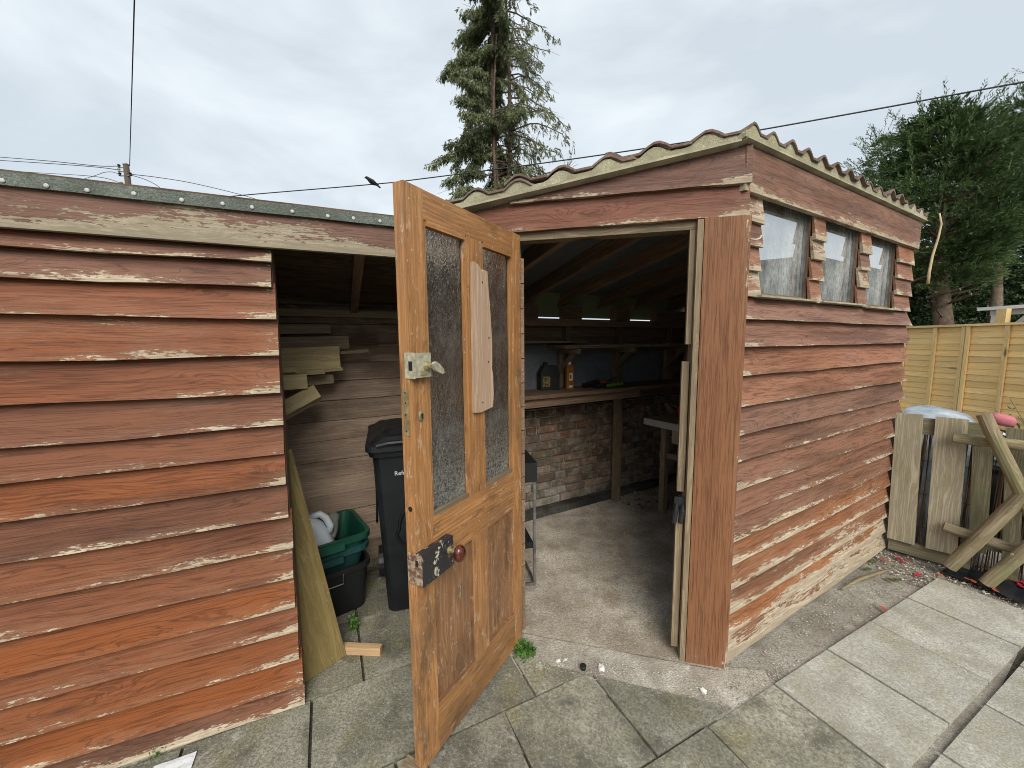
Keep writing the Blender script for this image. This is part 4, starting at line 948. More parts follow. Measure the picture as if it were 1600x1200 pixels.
# workbench at the far end
zb = .90; pb = G(1006, 653, zb); q0 = Fi @ pb; 
wbn = thing('workbench', 'timber workbench with pale front edge at far end of workshop', 'workbench', FR @ Vector((q0.x+.3, q0.y-.4, 0)))
X0, X1, Y1 = q0.x, LR-.10, q0.y
M_benchtop = wood('bench_top', (.22, .15, .09), (.36, .27, .18), rough=.8)
bx('top', FR, X0+.012, X1, .30, Y1, zb-.045, zb, M_benchtop, wbn)
t = NT('pale_edge', .8); t.col((.42, .40, .38)); 
bx('edge_strip', FR, X0, X0+.012, .30, Y1, zb-.055, zb+.001, t.m, wbn, .002)
for x, y in ((X0+.16, Y1-.06), (X1-.08, Y1-.06), (X0+.16, .36), (X1-.08, .36)): vbx('leg', FR, x, x+.05, y-.05, y, .005, zb-.045, M_jamb, wbn)
beam('brace', FR @ Vector((X0+.19, Y1-.03, .55)), FR @ Vector((X0+.19, Y1-.85, .60)), .02, .05, M_dim, wbn)
bx('drawer_box', FR, X0+.02, X0+.40, .42, Y1-.28, zb-.17, zb-.047, M_backb, wbn)
tr_ = FR @ Vector((X0+.12, Y1-.55, zb)); p = G(1071, 642, zb+.07)
tp = thing('tape_roll', 'red edged roll of tape standing on the workbench', 'tape', (p.x, p.y, zb))
mr = frame(p, 100)
bm = bmesh.new(); n = 28
def ring(bm, r0, r1, y0, y1, n=28):
    vs_ = [[bm.verts.new((r*math.cos(2*math.pi*k/n), y, r*math.sin(2*math.pi*k/n))) for k in range(n)] for r, y in ((r0, y0), (r1, y0), (r1, y1), (r0, y1))]
    for j in range(4):
        for k in range(n): bm.faces.new((vs_[j][k], vs_[j][(k+1) % n], vs_[(j+1) % 4][(k+1) % n], vs_[(j+1) % 4][k]))
ring(bm, .056, .070, -.012, .03); mk('outer_ring', bm, plain('red_plastic', (.42, .015, .03), .35), tp, mr)
bm = bmesh.new(); ring(bm, .030, .056, -.008, .028); mk('core', bm, M_cement, tp, mr)
# ------------------------------------------------------------------ low board panel beside the window wall
M_weath = wood('weathered_board', (.26, .22, .15), (.46, .40, .295), knot=(.12, .09, .06), rough=.85, stain=(.20, .19, .08), stain_amt=.45, lines=90)
M_weathd = wood('grey_green_board', (.15, .13, .08), (.28, .25, .16), knot=(.09, .07, .05), rough=.9, stain=(.13, .14, .06), stain_amt=.5, lines=90)
M_fence = wood('new_fence', (.84, .52, .19), (.92, .66, .31), knot=(.2, .11, .05), rough=.7, lines=80, stain=(.66, .52, .27), stain_amt=.4, stretch=.8)
M_log = wood('rustic_pole', (.19, .15, .09), (.33, .27, .18), knot=(.1, .08, .05), rough=.9, stain=(.14, .15, .06), stain_amt=.6, lines=30)
g0, g1 = G(1387, 858), G(1514, 894); FG = frame(g0, bear(g0, g1))
gt = thing('board_panel', 'low weathered panel of upright boards on rails beside the window wall', 'fence panel', g0)
def quadboard(px, mat, y0, y1, nm='upright_board', parent=gt):
    """four pixel corners (top-left, top-right, bottom-right, bottom-left) on the panel's plane"""
    F = FG @ T(0, y0, 0); c = [infr(F, *p) for p in px]
    pp = [(z, -x) for x, z in c]
    return prism(nm, FG @ mrot, pp, y0, y1, mat, parent, .002, o=(min(p[0] for p in pp), min(p[1] for p in pp)))
quadboard([(1400, 645), (1443, 648), (1429, 852), (1386, 840)], M_weath, -.052, -.030)
quadboard([(1462, 651), (1514, 656), (1495, 868), (1446, 856)], M_weath, -.052, -.030)
quadboard([(1520, 690), (1553, 695), (1541, 866), (1513, 860)], M_weathd, .004, .024)
quadboard([(1572, 668), (1606, 672), (1590, 912), (1564, 906)], M_weathd, .004, .024)
quadboard([(1625, 668), (1668, 672), (1660, 938), (1622, 925)], M_weathd, .004, .024)
x1 = infr(FG, 1516, 880)[0]; x0 = infr(FG, 1388, 850)[0]
bx('bottom_rail', FG, x0, x1, -.027, 0, .015, .105, M_weathd, gt, .003)
zt0 = infr(FG, 1450, 652)[1]
bx('top_rail', FG, x0+.01, x1+.02, -.027, 0, zt0-.12, zt0-.005, M_weathd, gt, .003)
bx('back_rail', FG, x1-.05, x1+.75, .026, .05, .18, .26, M_weathd, gt, .003)
bx('back_rail', FG, x1-.05, x1+.75, .026, .05, zt0-.22, zt0-.14, M_weathd, gt, .003)
# reed screen behind
rd = thing('reed_screen', 'dark split reed screening tied behind the weathered board panel', 'screen', FG @ Vector((.4, .08, 0)))
bm = bmesh.new(); x = .0
while x < 1.15:
    h = zt0-.06+random.uniform(-.05, .03); k = random.uniform(-.02, .05)
    tube(bm, [(x, .075+random.uniform(-.006, .006), .01), (x+k*.5, .075, h/2), (x+k, .075+random.uniform(-.006, .006), h)], random.uniform(.0028, .0048), 5); x += random.uniform(.010, .0165)
t = NT('reed', .8, .2); co = t.obj(False); n1 = t.noise(t.mul(co, (70, 70, 3)), 1, 3); t.col(t.mix(t.ss(n1, .35, .65), (.07, .04, .022), (.30, .19, .10))); tag(mk('reed_canes', bm, t.m, rd, FG), kind='stuff')
for z in (.2, .45, .7, .9):
    bm = bmesh.new(); tube(bm, [(x_, .067, z+.01*math.sin(x_*9)) for x_ in [i*.1 for i in range(12)]], .0018, 4); mk('tie_wire', bm, M_black, rd, FG)

# rustic poles, one trellis panel leaning against the boards
tr = thing('rustic_trellis', 'trellis of round rustic poles with crossing diagonals leaning on board panel', 'trellis', FG @ Vector((.6, -.12, 0)))
def pole(pa, pb, r, ya, yb, nm='pole'):
    a = infr(FG @ T(0, ya, 0), *pa); b = infr(FG @ T(0, yb, 0), *pb)
    A_ = FG @ Vector((a[0], ya, a[1])); B_ = FG @ Vector((b[0], yb, b[1])); X = (B_-A_); L = X.length; X.normalize(); Y = X.orthogonal().normalized(); Z = X.cross(Y)
    m = Matrix((X, Y, Z)).transposed().to_4x4(); m.translation = A_
    bm = bmesh.new(); n = 9; rr = [r*(1+.09*mnoise.noise(Vector((i*.7, a[0]*9, 0)))) for i in range(n)]
    tube(bm, [(L*i/(n-1), .006*mnoise.noise(Vector((i*.5, 2, a[1]*5))), .006*mnoise.noise(Vector((i*.5, 7, a[1]*3)))) for i in range(n)], rr, 14, True, .03)
    mk(nm, bm, M_log, tr, m, smooth=False)
pole((1489, 683), (1690, 708), .033, -.095, -.095, 'rail_pole')
pole((1474, 822), (1690, 893), .033, -.095, -.095, 'rail_pole')
pole((1537, 647), (1650, 878), .035, -.17, -.17, 'diagonal_pole')
pole((1484, 886), (1668, 705), .036, -.175, -.17, 'diagonal_pole')
pole((1541, 912), (1700, 775), .036, -.19, -.18, 'diagonal_pole')
bm = bmesh.new(); q = infr(FG @ T(0, -.232, 0), 1581, 867); tube(bm, [(q[0], -.222, q[1]), (q[0], -.234, q[1])], [.009, .006], 8); mk('nail_head', bm, M_rust, tr, FG)

# covered heap behind the panel
FT = FG @ T(0, .16, 0)
a = infr(FT, 1402, 645); b = infr(FT, 1562, 655); ztop = infr(FT @ T(0, .25, 0), 1470, 634)[1]
cv = thing('covered_heap', 'garden heap under a grey-blue plastic sheet behind the board panel', 'cover', FT @ Vector(((a[0]+b[0])/2, .3, 0)))
t = NT('plastic_sheet', .25, .6); co = t.obj(False); n1 = t.noise(co, 7, 5, .6); t.col(t.mix(t.ss(n1, .35, .7), (.22, .27, .32), (.50, .55, .60))); t.bump(t.noise(co, 12, 4), .5, .02); M_tarp = t.m
bm = bmesh.new(); nx, ny = 22, 12; gr = []
for i in range(nx+1):
    rowv = []
    for j in range(ny+1):
        u = i/nx; v = j/ny; x = a[0]-.06+(b[0]-a[0]+.05)*u; y = .0+.62*v
        e = max(0, 1-abs(2*u-1)**5)**.5*max(0, 1-abs(2*v-.9)**4)**.5 if v < .95 else .2
        z = .45+(ztop-.45)*e+.018*mnoise.noise(Vector((x*7, y*7, 2)))-.05*u
        rowv.append(bm.verts.new((x, y, max(.02, z))))
    gr.append(rowv)
for i in range(nx):
    for j in range(ny): bm.faces.new((gr[i][j], gr[i+1][j], gr[i+1][j+1], gr[i][j+1]))
ed = [gr[i][0] for i in range(nx+1)]+[gr[nx][j] for j in range(1, ny+1)]+[gr[i][ny] for i in range(nx-1, -1, -1)]+[gr[0][j] for j in range(ny-1, 0, -1)]
dn = [bm.verts.new((v.co.x, v.co.y, .0)) for v in ed]
for i in range(len(ed)): bm.faces.new((ed[i], ed[(i+1) % len(ed)], dn[(i+1) % len(ed)], dn[i]))
mk('sheet', bm, M_tarp, cv, FT, smooth=True)
def stripes(name, c1, c2, sc):
    t = NT(name, .9, .1); x, y, z = t.xyz(t.obj(False)); s = t.ma('SINE', t.ma('MULTIPLY', t.ma('ADD', z, t.ma('MULTIPLY', x, .25)), sc)); t.col(t.mix(t.ss(s, -.1, .1), c1, c2)); return t.m
def cushion(name, label, px, w, d, h, mat, depth, rz=0):
    F = FG @ T(0, depth, 0); c = infr(F, *px); M_ = F @ T(c[0], 0, c[1]) @ Matrix.Rotation(R(rz), 4, 'Y')
    bm = bmesh.new(); bmesh.ops.create_uvsphere(bm, u_segments=20, v_segments=12, radius=1)
    for v in bm.verts:
        p = v.co; v.co = Vector((w/2*math.copysign(abs(p.x)**.55, p.x), d/2*math.copysign(abs(p.y)**.55, p.y), h/2*math.copysign(abs(p.z)**.7, p.z)))*(1+.06*mnoise.noise(p*2.5))
    o = mk(name, bm, mat, None, M_, smooth=True); tag(o, label, 'cushion'); return o
cushion('cushion', 'pink cushion on the garden heap behind rustic poles', (1566, 656), .12, .14, .075, plain('pink_cloth', (.50, .17, .20), .9, .1), .30, 12)
cushion('cushion', 'black and white striped cushion under the pink cushion', (1562, 682), .19, .16, .09, stripes('striped_cloth', (.03, .03, .035), (.62, .62, .6), 230), .30, 8)
cushion('cushion', 'blue checked cushion low behind the reed screen', (1556, 715), .22, .2, .14, stripes('blue_cloth', (.05, .17, .25), (.5, .6, .62), 160), .30, 0)
cushion('cushion', 'dark heaped cushion at the bottom behind the reed screen', (1560, 790), .34, .3, .5, plain('dark_cloth', (.03, .03, .035), .9, .1), .34, 0)
# shrub with long leaves
def leaves(n, c, spread, ll, lw, upb, seed):
    rs_ = np.random.RandomState(seed); out = []
    for i in range(n):
        p = np.array(c)+rs_.normal(0, 1, 3)*np.array(spread); d = rs_.normal(0, 1, 3); d[2] += upb; d /= np.linalg.norm(d)
        s = np.cross(d, rs_.normal(0, 1, 3)); s /= np.linalg.norm(s); l = ll*rs_.uniform(.6, 1.2); w = lw*rs_.uniform(.7, 1.2); nn = np.cross(d, s)*l*.12
        out.append([p, p+d*l*.5+s*w*.5+nn, p+d*l, p+d*l*.5-s*w*.5+nn])
    return out
def leafmat(name, a, b, tr=.25, sc=3.0):
    t = NT(name, .55, .3); g = t.n('ShaderNodeNewGeometry'); co = t.obj(False); n1 = t.noise(co, sc, 3); r = g.outputs['Random Per Island']
    c = t.mix(t.ma('ADD', t.ma('MULTIPLY', r, .6), t.ma('MULTIPLY', t.ss(n1, .3, .7), .4)), a, b); t.col(c)
    if tr:
        tl_ = t.n('ShaderNodeBsdfTranslucent', {'Color': c}); ms_ = t.n('ShaderNodeMixShader', {0: tr, 1: t.b.outputs[0], 2: tl_.outputs[0]}); t.t.links.new(ms_.outputs[0], t.out.inputs['Surface'])
    return t.m
M_leaf = leafmat('shrub_leaf', (.06, .12, .045), (.16, .24, .10))
def shrub(name, label, base, top_pts, nl, ll, lw, mat, seed, spread=.05):
    o = thing(name, label, 'plant', base); Q = []
    for k, tp_ in enumerate(top_pts):
        a_, b_ = Vector(base), Vector(tp_); mid = (a_+b_)/2+Vector((random.uniform(-.03, .03), random.uniform(-.03, .03), .05))
        bm = bmesh.new(); tube(bm, [a_, mid, b_], [.006, .004, .002], 5); mk('stem', bm, M_weathd, o)
        for i in range(nl):
            s = .35+.65*i/nl; p = a_.lerp(mid, s*2) if s < .5 else mid.lerp(b_, s*2-1); Q += leaves(2, p, (spread*.3,)*3, ll, lw, .2, seed+k*97+i)
    quads('leaves', Q, mat, o); return o
bp = FG @ Vector((1.02, .30, 0))
shrub('shrub', 'loose green shrub with narrow leaves beside striped cushion', bp, [onplane(1578, 622, FG @ Vector((0, .34, 0)), FG.col[1].to_3d()), onplane(1604, 610, FG @ Vector((0, .34, 0)), FG.col[1].to_3d()), onplane(1590, 650, FG @ Vector((0, .3, 0)), FG.col[1].to_3d()), onplane(1630, 640, FG @ Vector((0, .3, 0)), FG.col[1].to_3d()), onplane(1555, 640, FG @ Vector((0, .38, 0)), FG.col[1].to_3d())], 9, .085, .022, M_leaf, 5)
# black plastic sheet under the poles
bm = bmesh.new(); pl0 = [G(1470, 896), G(1512, 882), G(1565, 895), G(1610, 925), G(1620, 955), G(1575, 938), G(1520, 915)]; cpl = sum(pl0, Vector())/7
bm.free()
tp_ = patch('plastic_sheeting', [(p.x, p.y) for p in pl0][::-1], .018, plain('black_polythene', (.014, .017, .022), .22, .6, bump=.1), .03, .028, kind=None); tag(tp_, 'crumpled black polythene sheeting on gravel under the rustic poles', 'sheeting')

# ------------------------------------------------------------------ lapped fence behind
f0, f1 = G(1418, 510, 1.8), G(1600, 503, 1.8); fb = bear(f0, f1); FF = frame((f0.x, f0.y, 0), fb)
PW = 1.83; xs = infr(FF, 1507, 560)[0]
M_fpost = wood('fence_post', (.74, .50, .21), (.88, .65, .33), rough=.75)
fl = {-1: 'pale timber lap fence panel half hidden behind the window wall', 0: 'pale timber lap fence panel between shed corner and double batten', 1: 'pale timber lap fence panel below the white shelter'}
for k in (-2, -1, 0, 1):
    lab = ['pale timber lap fence panel wholly behind the workshop', 'pale timber lap fence panel next to the conifer trunks', 'pale timber lap fence panel below the white shelter', 'pale timber lap fence panel farthest from the workshop'][k+2]
    X0_ = xs+k*PW+.004; X1_ = X0_+PW-.012
    fp = thing('fence_panel', lab, 'fence panel', FF @ Vector((X0_, 0, 0)), 'lap fence panels')
    for i in range(19):
        z = .03+i*.092
        fboard('slat', FF, X0_+.02, X1_-.02, z, z+.112, M_fence, fp, y=.012, tb=.008, tt=.005, under=.006, seg=6, jag=.006)
    for xx in (X0_, X0_+.44, X0_+.44*2+.06, X0_+.44*3+.08, X1_-.045):
        vbx('batten', FF, xx, xx+.045, -.034, -.006, .03, 1.765, M_fpost, fp)
    bx('cap_rail', FF, X0_, X1_, -.045, .05, 1.766, 1.80, M_fpost, fp)
# white shelter beyond
gz = G(1548, 481, 2.17); FZ = frame((gz.x, gz.y, 0), fb)
wg = thing('garden_shelter', 'white painted garden shelter roof showing above the fence', 'shelter', FZ @ Vector((1, 1, 0)))
M_wpaint = plain('white_paint', (.75, .76, .76), .5, .3, var=.06)
bx('roof_edge', FZ, -.1, 3.0, -.15, 1.2, 2.12, 2.18, M_wpaint, wg, .01)
bx('beam', FZ, 0, 2.9, 0, .08, 2.02, 2.117, M_wpaint, wg, .004)
for x in (.02, 1.3, 2.7):
    vbx('post', FZ, x, x+.10, 0, .1, 0, 2.08, M_wpaint, wg, .004)
for x in (.05, 1.33): beam('brace', FZ @ Vector((x+.1, .04, 1.6)), FZ @ Vector((x+.55, .04, 2.08)), .05, .07, M_wpaint, wg)
vbx('timber_post', FZ, .30, .44, -.3, -.2, 0, 2.12, M_fpost, wg)

# ------------------------------------------------------------------ trees
M_bark = stone('bark', (.15, .11, .08), (.26, .20, .15), (.04, .028, .02), (.3, .24, .18), 2.0, (.10, .10, .05), .3, 1.0)
M_con = leafmat('conifer_needles', (.09, .11, .05), (.20, .235, .115), .2, 1.2)
M_cyp = leafmat('cypress_sprays', (.035, .07, .022), (.12, .18, .065), .18, 1.4)
def trunkmesh(parent, pts, rads, n=10, nm='trunk', mat=None):
    bm = bmesh.new(); tube(bm, pts, rads, n, True, .06); return mk(nm, bm, mat or M_bark, parent, smooth=True)
def frond(rs_, P, D, ll, lw, K, spread):
    """fan sprays: for each start P and axis D, K narrow leaflets along it"""
    n = len(P); D = D/np.linalg.norm(D, axis=1, keepdims=True)
    S = np.cross(D, rs_.normal(0, 1, (n, 3))); S /= np.linalg.norm(S, axis=1, keepdims=True)
    out = []
    for k in range(K):
        f = (k/K)*.75; sg = 1 if k % 2 else -1
        L = ll*rs_.uniform(.55, 1.15, (n, 1))*(1-.35*f); w = lw*rs_.uniform(.7, 1.3, (n, 1))
        d = D + S*sg*spread*rs_.uniform(.4, 1.2, (n, 1)) + rs_.normal(0, .18, (n, 3)); d /= np.linalg.norm(d, axis=1, keepdims=True)
        s = np.cross(d, rs_.normal(0, 1, (n, 3))+np.array([0, 0, .4])); s /= np.linalg.norm(s, axis=1, keepdims=True)
        p = P + D*ll*1.6*f
        out.append(np.stack([p-s*w*.35, p+d*L*.45+s*w*.5-s*w*.0, p+d*L, p+d*L*.4-s*w*.5], 1))
    return np.concatenate(out)
# tall thin conifer behind the sheds
def tall_conifer():
    rs_ = np.random.RandomState(11); dpt = 18.0; b = Vector((G(786, 320, 5).x/G(786, 320, 5).y*dpt, dpt, 0))
    o = thing('tall_conifer', 'tall sparse conifer with several bare trunks behind the workshop roof', 'tree', b)
    H_ = 20.5; tops = [(-.55, 0, H_), (.15, .3, H_-.6), (-.25, -.3, 14.5)]; offs = [(.0, 0), (.42, .15), (-.42, -.1)]
    tr_ = []
    for (tx, ty, tz), (ox, oy), r in zip(tops, offs, (.19, .16, .12)):
        pts = []
        for i in range(12):
            s = i/11; pts.append(b+Vector((ox+(tx-ox)*s+.09*math.sin(s*9+ox*5), oy+(ty-oy)*s, tz*s)))
        tr_.append(pts); trunkmesh(o, pts, [r*(1-.85*i/11)+.012 for i in range(12)], 8)
    Q = []; twig = bmesh.new(); thin = bmesh.new()
    for i in range(235):
        h = 5.2+15.0*rs_.uniform()**.95; j = rs_.choice(3, p=(.5, .38, .12)); pts = tr_[j]; k = min(10.99, h/(tops[j][2])*11)
        if h > tops[j][2]-.3: continue
        p0 = pts[int(k)].lerp(pts[int(k)+1], k-int(k)); az = rs_.uniform(0, 2*math.pi); side = math.cos(az)
        rad = max(.6, 3.7*(1-((h-6)/17.5))**.75)*rs_.uniform(.55, 1.08)
        if side > 0: rad *= 1.05
        rise = rs_.uniform(.02, .45); d = Vector((math.cos(az), math.sin(az), 0)); bp_ = []
        for q in range(7):
            s = q/6; bp_.append(p0+d*rad*s+Vector((rs_.normal(0, .05), rs_.normal(0, .05), rad*(rise*s-(.55+.2*rs_.uniform())*s*s*.9))))
        tube(twig, bp_, [.035*(1-.8*q/6)*(rad/3.5)**.5+.006 for q in range(7)], 5, False)
        dens = (1.5 if side < .15 else (.26 if side > .45 else .5))*rs_.uniform(.55, 1.2)
        ns = int(rad*62*dens)
        if ns < 2: continue
        s = rs_.uniform(.22, 1.02, ns); ii = np.minimum(5, (s*6).astype(int)); bpa = np.array([list(v) for v in bp_]); ff = np.clip(s*6-ii, 0, 1)[:, None]
        P = bpa[ii]*(1-ff)+bpa[ii+1]*ff + rs_.normal(0, .10, (ns, 3))*np.array([1, 1, .5])
        D = np.tile(np.array([[d.x*.35, d.y*.35, -1.0]]), (ns, 1))+rs_.normal(0, .32, (ns, 3))
        Q.append(frond(rs_, P, D, .20, .038, 8, .5))
        for _ in range(int(rad*1.6)):
            s_ = rs_.uniform(.3, 1); q = bp_[min(5, int(s_*6))]; e_ = q+Vector((rs_.normal(0, .35)+d.x*.3, rs_.normal(0, .35)+d.y*.3, rs_.uniform(-.6, -.05)))
            tube(thin, [q, (q+e_)/2+Vector((0, 0, .05)), e_], [.009, .006, .004], 4, False)
    tag(mk('limbs', twig, M_bark, o), kind='stuff'); tag(mk('twigs', thin, M_bark, o), kind='stuff')
    tag(quads('foliage', np.concatenate(Q), M_con, o), kind='stuff')
    # bare twiggy growth low on its right
    bt = thing('bare_sapling', 'leafless twiggy sapling beside the tall conifer trunks', 'tree', b+Vector((1.4, -1, 0)))
    bm = bmesh.new()
    def grow(p, d, L, r, lev):
        e_ = p+d*L; m_ = (p+e_)/2+Vector((rs_.normal(0, .04), rs_.normal(0, .04), 0))*L; tube(bm, [p, m_, e_], [r, r*.8, r*.6], 5, False)
        if lev:
            for _ in range(rs_.randint(2, 4)): grow(e_ if rs_.uniform() < .6 else m_, (d+Vector(rs_.normal(0, .42, 3))+Vector((.12, 0, .12))).normalized(), L*rs_.uniform(.55, .8), r*.62, lev-1)
    grow(b+Vector((1.0, -1, 0)), Vector((.06, 0, 1)).normalized(), 6.2, .055, 0)
    grow(b+Vector((1.37, -1, 6.2)), Vector((.35, 0, 1)).normalized(), 1.3, .035, 4); grow(b+Vector((1.37, -1, 6.15)), Vector((.75, 0, .7)).normalized(), 1.2, .03, 4)
    mk('branches', bm, M_bark, bt)
tall_conifer()
def cypress(name, label, base, Ht, prof, nsp, seed, lean=(0, 0), r0=.16, low=1.2, hole=None, mat=M_cyp, stubs=0, ll=.105, lw=.019):
    rs_ = np.random.RandomState(seed); b = Vector(base); o = thing(name, label, 'tree', b, 'conifers beyond the fence')
    pts = [b+Vector((lean[0]*s+.06*math.sin(s*8), lean[1]*s, Ht*.93*s)) for s in [i/9 for i in range(10)]]
    trunkmesh(o, pts, [r0*(1-.88*i/9)+.01 for i in range(10)], 12)
    nb = nsp//62; PP = []; DD = []
    for i in range(nb):
        hz = low+(Ht-low)*rs_.uniform()**.9; a_ = rs_.uniform(0, 2*math.pi); L = prof(hz)*rs_.uniform(.55, 1.12)*(1+.3*mnoise.noise(Vector((math.cos(a_)*1.5, math.sin(a_)*1.5, hz*.9+seed))))
        k = 62 if L > .5 else 26; s = rs_.uniform(.18, 1, k)**.75; out = np.array([math.cos(a_), math.sin(a_), 0]); lat = np.array([-math.sin(a_), math.cos(a_), 0]); rise = rs_.uniform(.15, .75); drp = rs_.uniform(.0, .45)
        wl = rs_.normal(0, 1, k)*(.10+.20*L*s*(1.12-s)); tr_z = rs_.normal(0, .045, k)
        zz_ = hz+L*(rise*s-drp*s*s)-abs(wl)*.35+tr_z; ln2 = hz/Ht
        PP.append(np.stack([b.x+lean[0]*ln2+out[0]*L*s+lat[0]*wl, b.y+lean[1]*ln2+out[1]*L*s+lat[1]*wl, zz_], 1))
        DD.append(out[None]*(.9)+lat[None]*(wl*2.2)[:, None]+np.array([0, 0, rise-2*drp*.5])[None]*np.ones((k, 1))+rs_.normal(0, .2, (k, 3))+np.array([0, 0, .15]))
    P = np.concatenate(PP); D = np.concatenate(DD); h = rs_.uniform(low, Ht, 10); R_ = 0
    if hole is not None:
        k = np.array([not hole(p) for p in P]); P, D = P[k], D[k]
    Q = [frond(rs_, P, D, ll, lw, 8, .7)]
    # leading shoots that break the outline
    m = 90; hh = rs_.uniform(low+(Ht-low)*.35, Ht*1.0, m); a2 = rs_.uniform(0, 2*math.pi, m); Rr = np.array([prof(min(v, Ht-.01)) for v in hh])
    for q in range(9):
        P2 = np.stack([b.x+lean[0]*hh/Ht+np.cos(a2)*(Rr*1.0+.05*q), b.y+lean[1]*hh/Ht+np.sin(a2)*(Rr*1.0+.05*q), hh+.10*q*(1-.04*q)+.05], 1)
        D2 = np.stack([np.cos(a2)*.6, np.sin(a2)*.6, np.ones(m)], 1)+rs_.normal(0, .2, (m, 3)); Q.append(frond(rs_, P2, D2, ll*.85, lw*.9, 5, .7))
    tag(quads('foliage', np.concatenate(Q), mat, o), kind='stuff')
    bm = bmesh.new()
    for i in range(60):
        hz = rs_.uniform(low*.7, Ht*.9); a_ = rs_.uniform(0, 2*math.pi); q = min(8, int(hz/(Ht*.93)*9)); p = pts[q].copy(); p.z = hz; L = prof(max(low, hz))*rs_.uniform(.45, .85)
        tube(bm, [p, p+Vector((math.cos(a_)*L*.5, math.sin(a_)*L*.5, L*.12)), p+Vector((math.cos(a_)*L, math.sin(a_)*L, L*.35))], [.028, .018, .008], 5, False)
    tag(mk('limbs', bm, M_bark, o), kind='stuff')
    return o, pts
def place(px, dpt): p = G(px, 700); return Vector((p.x/p.y*dpt, dpt, 0))
c1 = place(1468, 8.3)
t1, tp1 = cypress('cypress', 'dark leafy conifer with cut-back trunk rising behind fence by workshop', c1, 6.1, lambda h: 2.0*min(1, max(.08, (6.25-h)/2.4))**.75*(.3+.7*min(1, max(0, h-2.6)/1.6)), 15000, 21, (-.6, .1), .20, 2.7)
c2 = place(1605, 11.2)
t2, _ = cypress('cypress', 'largest dark conifer standing over the white garden shelter', c2, 9.6, lambda h: 3.1*min(1, max(.06, (9.8-h)/5.2))**.8, 26000, 33, (.3, 0), .24, .4)
c3 = place(1335, 13.0)
cypress('cypress', 'slim light green conifer tip just above the pantile edge', c3, 7.9, lambda h: 1.0*min(1, max(.05, (8.0-h)/3.0)), 2600, 45, (0, 0), .12, 3.0, mat=leafmat('young_conifer', (.035, .075, .02), (.10, .16, .05), .2))
c4 = place(1535, 12.5)
cypress('cypress', 'dense dark conifer filling the gap between the two nearer conifers', c4, 8.3, lambda h: 2.9*min(1, max(.06, (8.6-h)/4.0))**.8, 17000, 57, (0, 0), .2, .2, ll=.17, lw=.035, mat=leafmat('deep_conifer', (.014, .034, .012), (.05, .09, .03), .15))
c5 = place(1700, 10.5)
cypress('cypress', 'broad conifer beyond the white shelter', c5, 8.6, lambda h: 2.3*min(1, max(.06, (8.8-h)/4.2))**.8, 7000, 63, (0, 0), .2, .8)
# sawn stumps of limbs and a pale snapped branch on the near conifer
rs_ = np.random.RandomState(3)
M_sawn = plain('sawn_end', (.52, .40, .24), .8, .2)
for px, py in ((1462, 398), (1449, 386), (1498, 412), (1500, 452), (1452, 430), (1518, 460)):
    p = onplane(px, py, c1+Vector((0, -.35, 0)), Vector((0, 1, 0))); q = p+Vector((rs_.normal(0, .12), .42, -.12)); bm = bmesh.new(); tube(bm, [q, p], [.03, .024], 8, False); mk('cut_limb', bm, M_bark, t1)
    bm = bmesh.new(); d = (p-q).normalized(); tube(bm, [p-d*.001, p+d*.004], [.024, .023], 8); mk('sawn_face', bm, M_sawn, t1)
pw = [onplane(x, y, c1+Vector((0, -1.5, 0)), Vector((0, 1, 0))) for x, y in ((1468, 333), (1471, 350), (1466, 372), (1457, 400), (1452, 425), (1450, 444))]
bm = bmesh.new(); tube(bm, pw, [.012, .014, .016, .018, .02, .022], 7); mk('snapped_branch', bm, M_sawn, t1, smooth=True)
trunkmesh(t1, [c1+Vector((.55, -.2, 0)), c1+Vector((.62, -.2, 1.0)), c1+Vector((.75, -.1, 2.0)), c1+Vector((.8, 0, 3.2))], [.17, .15, .11, .05], 10, 'second_trunk')
# ------------------------------------------------------------------ pole, wires, bird
M_wire = plain('wire', (.035, .037, .04), .6, .3)
M_pole = wood('creosoted_pole', (.07, .055, .04), (.16, .13, .10), rough=.9)
pt_ = onplane(197, 258, (0, 14, 0), Vector((0, 1, 0)))
up_ = thing('utility_pole', 'timber utility pole with bracket of insulators above the felt roof', 'pole', (pt_.x, pt_.y, 0))
bm = bmesh.new(); tube(bm, [(0, 0, 0), (0, 0, pt_.z*.5), (0, 0, pt_.z)], [.14, .11, .08], 14); mk('post', bm, M_pole, up_, T(pt_.x, pt_.y, 0), smooth=True)
bm = bmesh.new(); lathe(bm, [(.09, 0), (.09, .03), (.04, .06)], 12); mk('cap', bm, M_steel, up_, T(pt_.x, pt_.y, pt_.z))
for k, (dx, dz) in enumerate(((-.20, -.05), (-.22, -.18), (-.20, -.32), (-.18, -.62), (.16, -.32), (.2, -.75), (.14, -.95), (-.2, -.85))):
    bm = bmesh.new(); lathe(bm, [(.02, -.06), (.045, -.04), (.03, 0), (.05, .03), (.02, .06)], 10); mk('insulator', bm, M_cement if k % 2 else M_black, up_, T(pt_.x+dx, pt_.y-.05, pt_.z+dz))
    beam('arm', (pt_.x, pt_.y-.05, pt_.z+dz-.05), (pt_.x+dx, pt_.y-.05, pt_.z+dz-.05), .03, .03, M_steel, up_)
def wire(label, pts, r, nm='overhead_wire'):
    P = [Vector(p) for p in pts]; out = []
    for i in range(len(P)-1):
        a, b, c, d = P[max(0, i-1)], P[i], P[i+1], P[min(len(P)-1, i+2)]
        for k in range(8):
            u = k/8; out.append(.5*((2*b)+(c-a)*u+(2*a-5*b+4*c-d)*u*u+(3*b-a-3*c+d)*u**3))
    out.append(P[-1]); bm = bmesh.new(); tube(bm, out, r, 6); o = mk(nm, bm, M_wire, None, smooth=True); tag(o, label, 'wire'); return o
zw = 5.5
